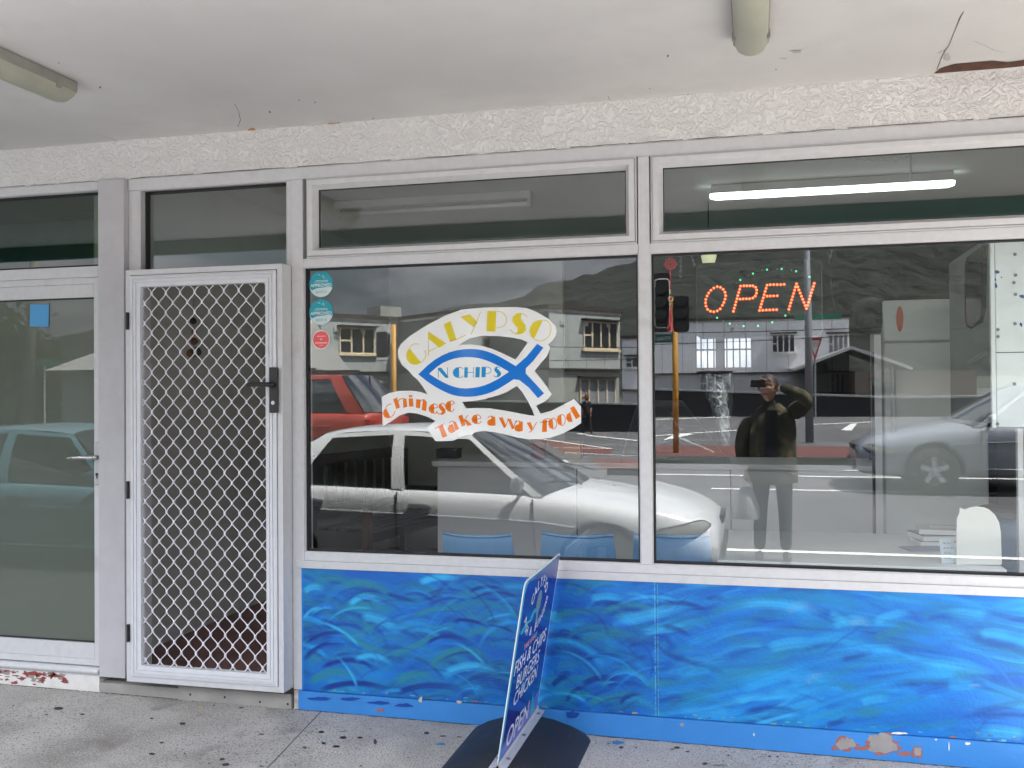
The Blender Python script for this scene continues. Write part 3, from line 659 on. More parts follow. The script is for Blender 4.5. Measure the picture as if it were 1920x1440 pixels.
# ------------------------------------------------------------------ inside the shop
tube_on = emis('lit tube', (.90, 1, .94), .75)
tube_off = mat('unlit tube', (.62, .62, .58), .4)
def shop_light(label, x0, x1, y, z, on):
    t = thing('shop_light', label, 'ceiling light', ((x0+x1)/2, y, z), 0, 'tube lights on the shop ceiling'); L = (x1-x0)/2
    MB().box(-L, L, -.05, .05, -.055, -.002).build('body', mat('light batten', (.5, .5, .48), .5), t, bevel=.004)
    prof = [(-.045, -.056)]+[(-.045+.09*k/8, -.058-.036*math.sin(math.pi*k/8)**.5) for k in range(1, 8)]+[(.045, -.056)]
    if on:
        rows = [[(x, a*s, -.056+(b+.056)*s) for a, b in prof] for x, s in ((-L-.01, .7), (-L+.03, 1), (L-.03, 1), (L+.01, .7))]
        m = MB().grid(rows); m.poly(rows[0]); m.poly(rows[-1]); m.build('diffuser', tube_on, t, smooth=True)
    else:
        MB().tube([(-L+.03, 0, -.085), (L-.03, 0, -.085)], .016, 10).build('tube', tube_off, t, smooth=True)
        for s in (-1, 1): MB().box(s*(L-.02)-.012, s*(L-.02)+.012, -.02, .02, -.108, -.056).build('lamp_holder', mat('lamp holder', (.4, .4, .38), .5), t)
p, q = pl(1334, 362, 2.1), pl(1786, 335, 2.1)
shop_light('lit white tube light on the shop ceiling behind the right transom window', p.x, q.x, 2.1, 2.984, True)
p, q = pl(632, 392, 1.9), pl(998, 375, 1.9)
shop_light('unlit tube light on the dim shop ceiling behind the left transom window', p.x, q.x, 1.9, 2.984, False)

# white counter along the back
c0, c1 = pl(820, 900, 2.1).x, .78
cn = thing('counter', 'long white laminate serving counter across the shop behind the windows', 'counter', (0, 0, 0))
m = MB(); m.box(c0, c1, 2.10, 2.16, .10, 1.085)
m.box(c0, c0+.05, 2.16, 2.8, .10, 1.085).build('front_panel', white_p, cn, bevel=.003)
m = MB(); m.box(c0-.03, c1, 2.06, 2.8, 1.087, 1.125); m.build('counter_top', white_p, cn, bevel=.006)
for x in (-1.2, -.16): MB().box(x-.003, x+.003, 2.0985, 2.0999, .10, 1.085).build('panel_joint', gasket, cn)
# things on the counter
for k, (px, w, h_, c, lab, nm, ct) in enumerate([(842, .16, .06, (.03, .03, .03), 'low black tray lying at the left end of the white counter', 'tray', 'tray'), (1010, .10, .14, (.30, .05, .04), 'small red box standing on the counter behind the decal', 'box', 'box'), (1075, .12, .12, (.4, .32, .16), 'small tan carton standing on the counter left of the post', 'box', 'carton')]):
    x = pl(px, 860, 2.4).x; t = thing(nm, lab, ct, (x, 2.4, 1.126))
    m = MB(); m.box(-w/2, w/2, -w*.4, w*.4, 0, h_); m.build('body', mat('body %d' % k, c, .6, noise=.1), t, bevel=.004)
    MB().box(-w/2-.004, w/2+.004, -w*.4-.004, w*.4+.004, h_+.001, h_+.012).build('lid', mat('lid %d' % k, tuple(v*.8 for v in c), .6), t)
# clear acrylic sneeze guard
clear = glass_mat('clear acrylic', .06, tint=(.97, .975, .97))
sg = thing('sneeze_guard', 'clear bent acrylic guard standing on the counter by the window post', 'screen', (0, 0, 0))
g0, g1 = pl(1165, 850, 2.15).x, pl(1372, 850, 2.15).x
rows = [[(x, 2.12+.0*i, 1.126) for i, x in enumerate((g0, g1))]]
for k in range(1, 9):
    a = k/8; rows.append([(g0+.10*a, 2.12+.22*a**2, 1.126+.42*a), (g1-.34*a, 2.12+.22*a**2, 1.126+.42*a)])
m = MB().grid(rows); sgo = m.build('sheet', clear, sg, smooth=True); sm = sgo.modifiers.new('solid', 'SOLIDIFY'); sm.thickness = .004
ed = mat('bright acrylic edge', (.4, .42, .42), .2)
for k in (0, 1): MB().tube([r[k] for r in rows], .0018, 6).build('polished_edge', ed, sg)
# crumpled clear bag hanging right of the guard
bgm = glass_mat('crumpled clear plastic', .16, tint=(.93, .94, .93), rough=.08)
p = pl(1345, 750, 1.6); cb = MB(); rows = []
r6 = random.Random(6)
for j in range(15):
    v = j/14; zz = p.z+.16-.44*v; wdt = .10*(1-v*.85)+.004
    rows.append([(p.x+.05*v+wdt*math.cos(a)+r6.uniform(-.008, .008), p.y+.05*math.sin(a)*(1-.5*v)+r6.uniform(-.012, .012), zz+r6.uniform(-.006, .006)) for a in [2*math.pi*i/18 for i in range(18)]])
o = cb.grid(rows, closed=True).build('plastic_bag', bgm, smooth=True); tag(o, 'crumpled clear plastic wrap hanging over the counter in front of the barred window', 'plastic wrap')

# tall white fridge
fr = thing('fridge', 'tall white upright fridge standing at the right end of the counter', 'fridge', (0, 0, 0))
f0, f1, fy = pl(1657, 700, 1.75).x, pl(1852, 700, 1.75).x, 1.75
ft = pl(1750, 561, 1.75).z; fs = pl(1750, 640, 1.75).z
m = MB(); m.box(f0, f1, fy+.05, fy+.7, .10, ft-.002); m.build('cabinet', fridge_m, fr, bevel=.01)
m = MB(); m.box(f0, f1, fy, fy+.048, .16, fs-.004); m.build('door', fridge_m, fr, bevel=.012)
m = MB(); m.box(f0, f1, fy, fy+.048, fs+.004, ft); m.build('door', fridge_m, fr, bevel=.012)
MB().tube([(f0+.05, fy-.03, fs-.15), (f0+.05, fy-.03, fs-.55)], .012, 8).box(f0+.04, f0+.06, fy-.03, fy, fs-.17, fs-.15).box(f0+.04, f0+.06, fy-.03, fy, fs-.55, fs-.53).build('handle', white_p, fr)
p = pl(1687, 598, fy-.002); m = MB(); m.prism([(p.x+.02*math.cos(a), p.z+.078*math.sin(a)) for a in [2*math.pi*k/24 for k in range(24)]], lambda a, b, d: (a, d, b), fy-.003, fy-.001)
tag(m.build('sticker', mat('orange sticker', (.72, .13, .06), .5)), 'orange oval sticker on the upper door of the white fridge', 'sticker')
# white pipe column left of the fridge
px0 = pl(1640, 800, 1.72); px1 = pl(1653, 800, 1.72)
m = MB(); m.box(px0.x, px1.x, 1.70, 1.76, .10, pl(1645, 628, 1.72).z); m.box(px0.x-.012, px0.x-.001, 1.70, 1.76, .10, pl(1645, 660, 1.72).z, 1)
tag(m.build('door_post', [white_p, gasket]), 'slim white upright post standing just left of the white fridge', 'post')
# dark rounded pot shape
p = pl(1638, 592, 1.9); m = MB(); prof = [(.001, 0), (.07, .0), (.105, .03), (.125, .10), (.115, .17), (.08, .21), (.03, .225), (.001, .226)]
m.lathe([(r_, h_-.11) for r_, h_ in prof], (p.x-.02, p.y, p.z), 24); tag(m.build('black_bag', mat('black bag', (.012, .012, .014), .5, noise=.3, nscale=12, bump=.3, bscale=20), smooth=True), 'rounded black bundle hanging beside the top of the white fridge', 'bundle')

# wall cabinet with screws, right
wc = thing('metal_cabinet', 'white metal cabinet with screw heads and chipped blue paint at the right edge', 'cabinet', (0, 0, 0))
cy0 = .17
A, B2 = pl(1855, 448, cy0), pl(1855, 800, cy0)
cx0, cz1, cz0 = A.x, A.z+.03, B2.z
m = MB(); m.box(cx0+.022, cx0+.75, cy0, cy0+.02, cz0, cz1, 0); m.box(cx0+.001, cx0+.0195, cy0-.004, cy0+.025, cz0-.004, cz1)
m.build('front_panel', mat('chipped white enamel', (.80, .84, .85), .35, noise=.05, nscale=9), wc, bevel=.003)
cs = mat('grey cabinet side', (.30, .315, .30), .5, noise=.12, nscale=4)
cyb = 1.25
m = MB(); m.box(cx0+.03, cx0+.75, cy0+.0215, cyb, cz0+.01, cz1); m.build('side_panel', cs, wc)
xs = cx0+.028
def sidept(px, py):
    v = FW + RT*(px-960)/FOC + UP*(720-py)/FOC; t = (xs-EYEP[0])/v[0]; return Vector(EYEP+v*t)
wn_ = [(1812, 498), (1816, 482), (1844, 461), (1848, 463), (1850, 480), (1848, 580), (1843, 603), (1822, 616), (1815, 612), (1812, 590)]
# oval dark window on the cabinet side
P = [sidept(*q) for q in wn_]
Pc = sum(P, Vector())/len(P)
m = MB(); m.prism([(q.y, q.z) for q in P], lambda a, b, d: (d, a, b), xs-.008, xs+.001, 0)
m.prism([(Pc.y+(q.y-Pc.y)*.84, Pc.z+(q.z-Pc.z)*.94) for q in P], lambda a, b, d: (d, a, b), xs-.009, xs-.0085, 1)
m.build('side_window', [gasket, mat('dark window glass', (.035, .04, .035), .12)], wc)
hp = [sidept(1822, 680), sidept(1852, 660)]
MB().tube([q+Vector((-.008, 0, 0)) for q in hp], .012, 8).build('rail', steel, wc)
sc_ = mat('screw head', (.25, .25, .25), .4, .7)
for k, (x, y) in enumerate([(1903, 477), (1904, 516), (1901, 530), (1904, 552), (1903, 607), (1871, 618), (1871, 631), (1870, 795), (1902, 720)]):
    q = pl(x, y, cy0-.002); MB().lathe([(.0075, -.004), (.0075, -.001), (.004, .0015)], (q.x, cy0, q.z), 10, 'y').build('screw', sc_, wc)
chip = mat('old blue paint', (.03, .10, .30), .6)
for k, (x, y, a, b) in enumerate([(1868, 510, 7, 5), (1865, 522, 4, 6), (1866, 536, 4, 8), (1878, 520, 3, 2), (1917, 557, 8, 5), (1863, 575, 2, 14), (1914, 609, 3, 6)]):
    MB().poly([pl(p_, q_, cy0-.0012) for p_, q_ in blob2(x, y, a*.7, b*.7, 10, .5, k)]).build('paint_chip', chip, wc, fix=False)
q = pl(1880, 661, cy0); MB().box(cx0+.02, cx0+.75, cy0-.0012, cy0-.0004, q.z-.0015, q.z+.0015).build('panel_joint', gasket, wc)

# blue drum and pale post under the cabinet
p = pl(1883, 900, .75); t = thing('blue_drum', 'dark blue plastic drum under the white cabinet at the right edge', 'drum', (p.x+.08, .85, .10))
MB().lathe([(.19, 0), (.20, .02), (.20, .4), (.205, .42), (.20, .44), (.20, .84), (.18, .87)], (0, 0, 0), 28).build('body', mat('blue drum plastic', (.01, .10, .22), .4), t, smooth=True)
MB().lathe([(.19, .871), (.19, .90), (.17, .91)], (0, 0, 0), 28).build('lid', mat('drum lid', (.012, .012, .015), .4), t)
p = pl(1912, 870, .5); tag(MB().box(p.x-.012, p.x+.012, .48, .52, .10, 1.42).box(p.x-.05, p.x+.05, .46, .54, .101, .12).build('pipe_post', white_p), 'pale upright post below the white cabinet at far right', 'post')

# low white table inside the right window
tb_ = thing('table', 'low white table standing against the inside of the right window', 'table', (0, 0, 0))
t0, t1 = pl(1345, 1050, .22).x, pl(1886, 1060, .22).x
tz = pl(1600, 1057, .22).z
MB().box(t0, t1, .20, 1.25, tz-.022, tz).build('table_top', white_p, tb_, bevel=.004)
for x in (t0+.06, t1-.08):
    for y in (.27, 1.18): MB().box(x-.025, x+.025, y-.025, y+.025, .10, tz-.023).build('leg', white_p, tb_)
MB().box(t0+.09, t1-.11, .26, .28, tz-.09, tz-.023).build('apron', white_p, tb_)
# arch shaped board
ab = [(1792, 1050), (1793, 985), (1794, 965), (1799, 952), (1800, 944), (1809, 948), (1818, 944), (1832, 942), (1846, 944), (1855, 948), (1866, 958), (1873, 972), (1876, 990), (1877, 1050)]
P = [pl(x, y, .30) for x, y in ab]; zb = min(q.z for q in P)
m = MB(); m.prism([(q.x, q.z-zb+tz+.001) for q in P], lambda a, b, d: (a, d+.06*(b-tz), b), .285, .297)
q = pl(1868, 975, .28); m.lathe([(.004, -.003), (.004, -.001)], (q.x, .305, q.z+.0), 8, 'y', 1)
tag(m.build('arch_board', [mat('cream board', (.80, .785, .74), .6), dark]), 'cream arch topped board standing on the white table by the window', 'board')
# handwritten card
P = [pl(x, y, .34) for x, y in ((1763, 1010), (1795, 1010), (1792, 1050), (1763, 1052))]
m = MB(); x0c, x1c = P[0].x, P[2].x; hc = P[0].z-P[3].z
m.add([(x0c, .31, tz+.001), (x1c, .31, tz+.001), (x1c-.004, .36, tz+hc), (x0c-.002, .36, tz+hc), (x0c, .314, tz+.001), (x1c, .314, tz+.001), (x1c-.004, .364, tz+hc), (x0c-.002, .364, tz+hc)], [(0, 1, 2, 3), (7, 6, 5, 4), (0, 4, 5, 1), (1, 5, 6, 2), (2, 6, 7, 3), (3, 7, 4, 0)])
r8 = random.Random(8)
for j in range(4):
    zt = tz+hc*(.82-.2*j); yy = .31+.05*(zt-tz)/hc-.001; x = x0c+.015
    while x < x1c-.02:
        w = r8.uniform(.006, .016); m.tube([(x, yy, zt), (x+w*.3, yy, zt+.008), (x+w*.6, yy, zt-.001), (x+w, yy, zt+.004)], .0009, 4, 1); x += w+.005
tag(m.build('card', [mat('pale blue card', (.62, .70, .76), .7), mat('blue ink', (.04, .06, .2), .7)], fix=False), 'small pale card with blue handwriting, leaning against the arch board', 'card')
# magazines
mags = [(1770, 985, .30, .21, 6, (.30, .29, .29), 'grey magazine at the bottom of the pile on the table'), (1765, 975, .28, .20, 14, (.07, .08, .14), 'dark blue magazine in the middle of the pile on the table'), (1775, 970, .29, .20, -4, (.42, .40, .36), 'pale magazine lying on top of the pile on the table')]
z = tz+.001
for k, (x, y, w, d_, rz, c, lab) in enumerate(mags):
    p = pl(x, y, .95); t = thing('magazine', lab, 'magazine', (p.x, .92, z), math.radians(rz), 'magazines piled on the table')
    th_ = .028
    MB().box(-w/2, w/2, -d_/2, d_/2, 0, th_-.004).build('pages', paper, t)
    m = MB(); m.box(-w/2-.003, w/2+.003, -d_/2-.003, d_/2+.003, th_-.0035, th_); m.box(-w*.3, w*.2, -d_*.3, d_*.2, th_+.0004, th_+.0012, 1)
    m.build('cover', [mat('cover %d' % k, c, .35), mat('cover picture %d' % k, tuple(min(.6, v*2.2) for v in c), .35)], t); z += th_+.002
p = pl(1730, 1015, .75); o = MB().box(-.10, .10, -.07, .07, 0, .006).build('leaflet', mat('leaflet blue grey', (.30, .33, .45), .5)); o.location = (p.x, .72, tz+.001); o.rotation_euler = (0, 0, .3)
tag(o, 'thin blue grey leaflet lying on the table left of the card', 'leaflet')

# blue plastic chairs, backs to the window
def make_chair(label):
    t = thing('chair', label, 'chair', (0, 0, 0), 0, 'blue plastic chairs along the window')
    rows = []
    for j in range(9):
        v = j/8; z = .47+.395*v; w = .215-.028*v**1.5; rows.append([(w*s, .0+.05*(1-v)+.02*(s*s)-.012*v + (.006 if v > .95 else 0), z-.012*(1-s*s)*v) for s in [k/5-1 for k in range(11)]])
    o = MB().grid(rows).build('backrest', chair_blue, t, smooth=True); s_ = o.modifiers.new('s', 'SOLIDIFY'); s_.thickness = .012
    b = o.modifiers.new('b', 'BEVEL'); b.width = .004; b.segments = 2
    top = rows[-1]; MB().tube([(x, y-.004, z+.002) for x, y, z in top], .009, 8).build('rim', chair_blue, o, smooth=True)
    rows = [[(.205*s, .06+.40*v, .455-.018*math.sin(math.pi*v)*(1-s*s)+.0) for s in [k/5-1 for k in range(11)]] for v in [j/8 for j in range(9)]]
    o = MB().grid(rows).build('seat', chair_blue, t, smooth=True); s_ = o.modifiers.new('s', 'SOLIDIFY'); s_.thickness = .014
    for sx in (-1, 1):
        for y0_, y1_ in ((.10, .04), (.40, .44)): MB().tube([(sx*.17, y0_, .445), (sx*.19, y1_, 0)], .011, 8).build('leg', steel, t)
    return t
CY = .40
chairs = [(832, 960, 'blue plastic chair seen from behind, leftmost of three along the window'), (1017, 1150, 'blue plastic chair back, middle of the three, above the pavement sign'), (1187, 1334, 'blue plastic chair seen from behind, partly hidden by the white window post')]
base = None
for px0, px1, lab in chairs:
    x = (pl(px0, 1010, CY).x+pl(px1, 1010, CY).x)/2
    if base is None: c = base = make_chair(lab)
    else: c = copy_tree(base); c['label'] = lab
    c.location = (x, CY-.02, -.012+.10-.09+ .0)
    c.location.z = pl((px0+px1)/2, 1000, CY).z-.868
# timber bench by the left wall
bn = thing('bench', 'dark timber slatted bench with armrests near the left wall, behind the window', 'bench', (-2.86, 3.25, .10), math.radians(-10))
def bpart(name, mb, m_=wood_dark): return mb.build(name, m_, bn, bevel=.004)
for y in (-.72, .72):
    bpart('leg', MB().box(-.50, -.44, y-.03, y+.03, 0, 1.0)); bpart('leg', MB().box(.02, .08, y-.03, y+.03, 0, .62), wood_mid)
    bpart('armrest', MB().box(-.46, .12, y-.04, y+.04, .621, .655))
m = MB(); m.box(-.50, -.46, -.69, .69, .93, 1.02); m.box(-.50, -.46, -.69, .69, .50, .56)
for k in range(9): m.box(-.484, -.478, -.60+.15*k-.05, -.60+.15*k+.05, .561, .929)
bpart('backrest', m)
m = MB()
for k in range(5): m.box(-.43+.098*k, -.43+.098*k+.08, -.70, .70, .42, .445)
m.box(.03, .06, -.69, .69, .34, .419); bpart('seat', m)

# OPEN sign in lights
oy = .16
sgn = thing('open_sign', 'black light panel spelling OPEN in orange lights with green dots, hanging in the right window', 'sign', (0, 0, 0))
P = [pl(x, y, oy) for x, y in ((1306, 497), (1540, 482), (1545, 625), (1306, 640))]
bx0, bx1 = P[0].x, P[1].x; bz0, bz1 = pl(1425, 632, oy).z, pl(1425, 490, oy).z
pm = glass_mat('smoky acrylic panel', .06, tint=(.12, .12, .13))
m = MB(); pts = []
for cx_, cz_, a0 in ((bx1-.03, bz1-.03, 0), (bx0+.03, bz1-.03, 90), (bx0+.03, bz0+.03, 180), (bx1-.03, bz0+.03, 270)):
    pts += [(cx_+.03*math.cos(math.radians(a0+k*18)), cz_+.03*math.sin(math.radians(a0+k*18))) for k in range(6)]
m.prism(pts, lambda a, b, d: (a, d, b), oy+.006, oy+.016); m.build('panel', pm, sgn)
cl = [(a, oy+.011, b) for a, b in pts]; MB().tube(cl+[cl[0]], .004, 6, 0, False).build('rim', mat('clear rim', (.10, .10, .11), .2), sgn)
led = emis('orange led', (1, .34, .10), .30); led_halo = emis('red led halo', (1, .07, .02), .10); ledg = emis('green led', (.12, 1, .45), .13); ledo = mat('unlit led', (.14, .12, .09), .4)  # red ring imitates the glow around each light, built as an emitting ring
def crop7(a, b, y): return pl(1200+a/4.8, 440+b/4.8, y)
def seg(a, b, n): return [(a[0]+(b[0]-a[0])*k/(n-1), a[1]+(b[1]-a[1])*k/(n-1)) for k in range(n)]
letters = {
 'letter_o': [(695, 468), (724, 474), (748, 492), (765, 518), (770, 548), (765, 580), (755, 610), (742, 636), (722, 668), (695, 686), (664, 694), (634, 689), (608, 672), (594, 643), (590, 613), (592, 583), (603, 552), (618, 525), (638, 500), (664, 480)],
 'letter_p': seg((905, 463), (840, 690), 9)+[(935, 460), (962, 460), (990, 460), (1016, 460), (1040, 473), (1050, 498), (1048, 527), (1037, 552), (1015, 570), (985, 577), (957, 577), (928, 578), (900, 580)],
 'letter_e': seg((1143, 455), (1075, 682), 9)+[(1172, 450), (1203, 449), (1234, 449), (1266, 449), (1297, 447), (1145, 553), (1173, 552), (1204, 551), (1235, 550), (1105, 680), (1136, 678), (1167, 677), (1198, 676), (1229, 675)],
 'letter_n': seg((1408, 442), (1340, 672), 9)+seg((1408, 442), (1498, 665), 9)[1:]+seg((1498, 665), (1568, 438), 9)[1:]}
def dot(m, p, r, mi=0): m.lathe([(r*.2, -.008), (r*.75, -.0065), (r, -.003), (r, .006)], p, 10, 'y', mi)
for nm, pts in letters.items():
    m = MB()
    for a, b in pts: dot(m, crop7(a, b, oy-.002), .0044, 0); m.lathe([(.0045, -.002), (.0074, -.001), (.0074, .006)], crop7(a, b, oy-.002), 10, 'y', 1)
    m.build(nm, [led, led_halo], sgn, smooth=True)
m = MB()
for a, b in [(902, 407), (1016, 350), (1143, 314), (1275, 308), (1405, 329), (1525, 380), (693, 748), (808, 800), (932, 823), (1062, 820), (1190, 789), (1308, 728)]: dot(m, crop7(a, b, oy-.002), .0045)
m.build('green_dots', ledg, sgn, smooth=True)
m = MB()
for a, b in [(866, 433), (976, 367), (1100, 320), (1232, 308), (1362, 320), (1485, 362), (640, 735), (750, 775), (870, 815), (1340, 700)]: dot(m, crop7(a, b, oy-.002), .004)
m.build('unlit_dots', ledo, sgn)
def chain(name, pts, parent=None, r=.0018, L=.014):
    m = MB(); pts = [Vector(p) for p in pts]; d = 0
    for i in range(len(pts)-1):
        a, b = pts[i], pts[i+1]; n_ = max(1, int((b-a).length/(L*.75)))
        t = (b-a).normalized(); u = t.cross(Vector((0, 1, .01))).normalized(); w = t.cross(u)
        for k in range(n_):
            c = a+(b-a)*((k+.5)/n_); d += 1; s = u if d % 2 else w
            m.tube([c+t*(L*.5*math.cos(q))+s*(L*.28*math.sin(q)) for q in [2*math.pi*j/8 for j in range(9)]], r, 4, 0, False)
    return m.build(name, steel, parent)
for a, b in (((1276, 462), (1276, 519)), ((1291, 462), (1303, 498)), ((1562, 452), (1556, 486))):
    chain('hanging_chain', [pl(*a, oy+.03), pl(*b, oy+.03)], sgn)
MB().tube([crop7(1690, 140, oy+.02), crop7(1730, 560, oy+.02), crop7(1750, 640, oy+.02), crop7(1730, 670, oy+.02), crop7(1690, 672, oy+.02)], .0022, 6).build('cable', dark, sgn)
# swag of chain near the ceiling behind the right transom
c = [pl(x, y, .30) for x, y in ((1592, 294), (1612, 297), (1640, 300), (1668, 300), (1692, 296), (1708, 292))]
t = thing('chain', 'short swag of dark chain with a hanging hook behind the right transom window', 'chain', (0, 0, 0))
chain('chain_links', c, t, .0022, .02)
MB().tube([pl(1708, 286, .30), pl(1708, 340, .30)], .006, 6).build('hook', steel, t)
# red knot tassel
ty = .12
ts = thing('knot_tassel', 'red knotted tassel charm hanging inside the right window beside the post', 'tassel', (0, 0, 0))
red = mat('red silk', (.48, .012, .018), .5)
def cr(x, y): return pl(1200+x/7.58, 470+y/7.58, ty)
MB().tube([cr(428, 40), cr(428, 120)], .0016, 5).tube([cr(428, 260), cr(430, 530)], .004, 6).build('cord', red, ts)
m = MB(); c = cr(430, 190)
for k in range(8):
    a = k*math.pi/4; m.tube([c+Vector((math.cos(a+q)*.018*(1+.5*math.cos(2*q)), .003*math.sin(3*q), math.sin(a+q)*.018*(1+.5*math.cos(2*q)))) for q in [2*math.pi*j/16 for j in range(17)]], .004, 5, 0, False)
m.tube([c+Vector((.022+.010*math.cos(q), 0, .010*math.sin(q))) for q in [2*math.pi*j/12 for j in range(13)]], .002, 5); m.tube([c+Vector((-.022+.010*math.cos(q), 0, .010*math.sin(q))) for q in [2*math.pi*j/12 for j in range(13)]], .002, 5)
m.build('knot', red, ts, smooth=True)
m = MB(); c = cr(435, 685); m.tube([c+Vector((.011*math.cos(q), 0, .011*math.sin(q))) for q in [2*math.pi*j/16 for j in range(17)]], .003, 6, 0, False); m.lathe([(.007, -.003), (.007, .003)], c, 12, 'y', 1); m.lathe([(.004, -.012), (.005, 0), (.004, .012)], cr(428, 580), 8, 'z', 0); m.lathe([(.005, -.007), (.005, .007)], cr(430, 760), 8, 'z', 0)
m.build('gold_charm', [mat('gold bead', (.5, .30, .08), .35, .6), red], ts)
a, b = cr(432, 785), cr(432, 1140); m = MB()
m.tube([a, a.lerp(b, .12), a.lerp(b, .6), b], [.004, .0065, .011, .0155], 12); m.build('tassel', red, ts, smooth=True)
# ornament strung inside the screen door
t = thing('hanging_ornament', 'small string of red and brown figures hanging behind the screen door grille', 'ornament', (0, 0, 0))
for k, (x, y, r_, c) in enumerate([(362, 602, .020, (.02, .02, .02)), (364, 622, .018, (.30, .06, .04)), (364, 640, .022, (.14, .07, .03)), (358, 662, .026, (.20, .09, .04)), (368, 660, .03, (.04, .04, .035))]):
    q = pl(x, y, .45); MB().lathe([(r_*.2, -r_), (r_*.8, -r_*.6), (r_, 0), (r_*.7, r_*.7), (r_*.2, r_)], q, 12).build('figure', mat('figure %d' % k, c, .6), t, smooth=True)
MB().tube([pl(363, 560, .45), pl(363, 675, .45)], .002, 5).build('string', dark, t)

# pale lampshade hanging deep in the shop
q0, q1 = pl(1314, 480, 2.6), pl(1344, 494, 2.6)
t = thing('lampshade', 'small pale yellow lampshade hanging inside the shop above the light sign', 'lamp', ((q0.x+q1.x)/2, 2.6, q1.z))
rr_ = (q1.x-q0.x)/2; hh_ = q0.z-q1.z
MB().lathe([(rr_*.75, 0), (rr_, hh_), (rr_*.3, hh_+.03)], (0, 0, 0), 20).build('shade', emis('glowing shade', (.9, .9, .55), .07), t, smooth=True)
MB().tube([(0, 0, hh_+.03), (0, 0, 2.984-q1.z)], .006, 6).build('cord', dark, t)

# ------------------------------------------------------------------ lettering helpers
def text_mesh(body, size, bold=0.0, shear=0.0, spacing=1.0, align='CENTER'):
    """(verts, faces) of a line of text lying in 2D"""
    cu = bpy.data.curves.new('lettering', 'FONT'); cu.body = body; cu.size = size; cu.offset = bold; cu.shear = shear
    cu.space_character = spacing; cu.align_x = align; cu.align_y = 'CENTER'; cu.resolution_u = 3
    ob = bpy.data.objects.new('lettering', cu); me = bpy.data.meshes.new_from_object(ob)
    vs = [(v.co.x, v.co.y) for v in me.vertices]; fs = [tuple(p.vertices) for p in me.polygons]
    bpy.data.objects.remove(ob); bpy.data.curves.remove(cu); bpy.data.meshes.remove(me)
    return vs, fs
def put_text(mb, fn, mi, *a, **k):
    vs, fs = text_mesh(*a, **k); mb.add([fn(x, y) for x, y in vs], fs, mi)
def smooth_closed(pts, it=1):
    for _ in range(it):
        q = []
        for i in range(len(pts)):
            a, b = pts[i], pts[(i+1) % len(pts)]; q += [(a[0]*.75+b[0]*.25, a[1]*.75+b[1]*.25), (a[0]*.25+b[0]*.75, a[1]*.25+b[1]*.75)]
        pts = q
    return pts
def smooth_open(pts, it=2):
    for _ in range(it):
        q = [pts[0]]
        for i in range(len(pts)-1):
            a, b = pts[i], pts[i+1]; q += [(a[0]*.75+b[0]*.25, a[1]*.75+b[1]*.25), (a[0]*.25+b[0]*.75, a[1]*.25+b[1]*.75)]
        pts = q+[pts[-1]]
    return pts

# ------------------------------------------------------------------ the big window decal
DY = .0340
def dc(x, y, d=0.0): return pl(700+x/4.8, 560+y/4.8, DY+d)
dcl = thing('window_decal', 'large white window decal with blue fish outline and yellow and orange lettering', 'decal', (0, 0, 0))
outer = [(325, 655), (300, 632), (260, 600), (222, 525), (222, 460), (250, 405), (330, 335), (480, 240), (640, 155), (800, 97), (1000, 80), (1290, 75), (1380, 85), (1480, 125), (1580, 185), (1635, 240), (1650, 290), (1640, 340), (1605, 385), (1572, 410), (1593, 445), (1560, 520), (1500, 590), (1450, 650), (1500, 710), (1560, 790), (1607, 860), (1560, 915), (1465, 965), (1505, 1035), (1600, 1010), (1700, 960), (1805, 903), (1868, 970), (1870, 1120), (1800, 1165), (1700, 1215), (1600, 1250), (1500, 1265), (1400, 1265), (1300, 1250), (1200, 1225), (1090, 1200), (1000, 1190), (900, 1205), (800, 1240), (715, 1280), (560, 1283), (480, 1165), (560, 1100), (480, 1060), (400, 1035), (320, 1025), (240, 1050), (160, 1105), (85, 1150), (75, 885), (140, 850), (230, 830), (340, 828), (420, 838), (490, 862), (450, 800), (400, 730), (350, 690)]
hA = [(770, 415), (870, 355), (980, 335), (1120, 335), (1250, 350), (1340, 370), (1392, 395), (1350, 450), (1310, 510), (1278, 548), (1180, 500), (1080, 455), (980, 425), (880, 412)]
hB = [(800, 930), (900, 920), (1000, 905), (1120, 870), (1200, 840), (1292, 785), (1340, 840), (1390, 920), (1430, 1000), (1450, 1055), (1350, 1040), (1200, 1010), (1050, 988), (930, 983), (835, 988)]
dw = mat('white vinyl', (.86, .87, .855), .06); db = mat('blue vinyl', S(14, 118, 212), .06); dy = mat('yellow vinyl', S(226, 206, 44), .06); dt = mat('teal vinyl', S(30, 146, 205), .06); do = mat('orange vinyl', S(236, 122, 28), .06)
m = MB()
def holed(mb, out, holes, d, mi):
    loops = [[Vector((a, -b, 0)) for a, b in l] for l in [out]+holes]
    flat = [p for l in [out]+holes for p in l]; o = len(mb.v); mb.v += [tuple(dc(a, b, d)) for a, b in flat]
    for t in tessellate_polygon(loops): mb.f.append(tuple(o+i for i in t)); mb.m.append(mi)
holed(m, outer, [hA, hB], 0, 0); m.build('backing', dw, dcl, fix=False)
fo = smooth_open([(405, 680), (520, 570), (650, 492), (780, 457), (900, 450), (1000, 466), (1100, 503), (1200, 557), (1282, 607)], 1)+smooth_open([(1380, 520), (1475, 406)], 0)+[(1531, 441)]+smooth_open([(1440, 560), (1350, 650), (1440, 745), (1537, 852)], 1)+[(1482, 896)]+smooth_open([(1400, 800), (1285, 710), (1200, 768), (1100, 828), (1000, 864), (900, 882), (800, 884), (700, 864), (600, 818), (500, 757), (406, 682)], 1)
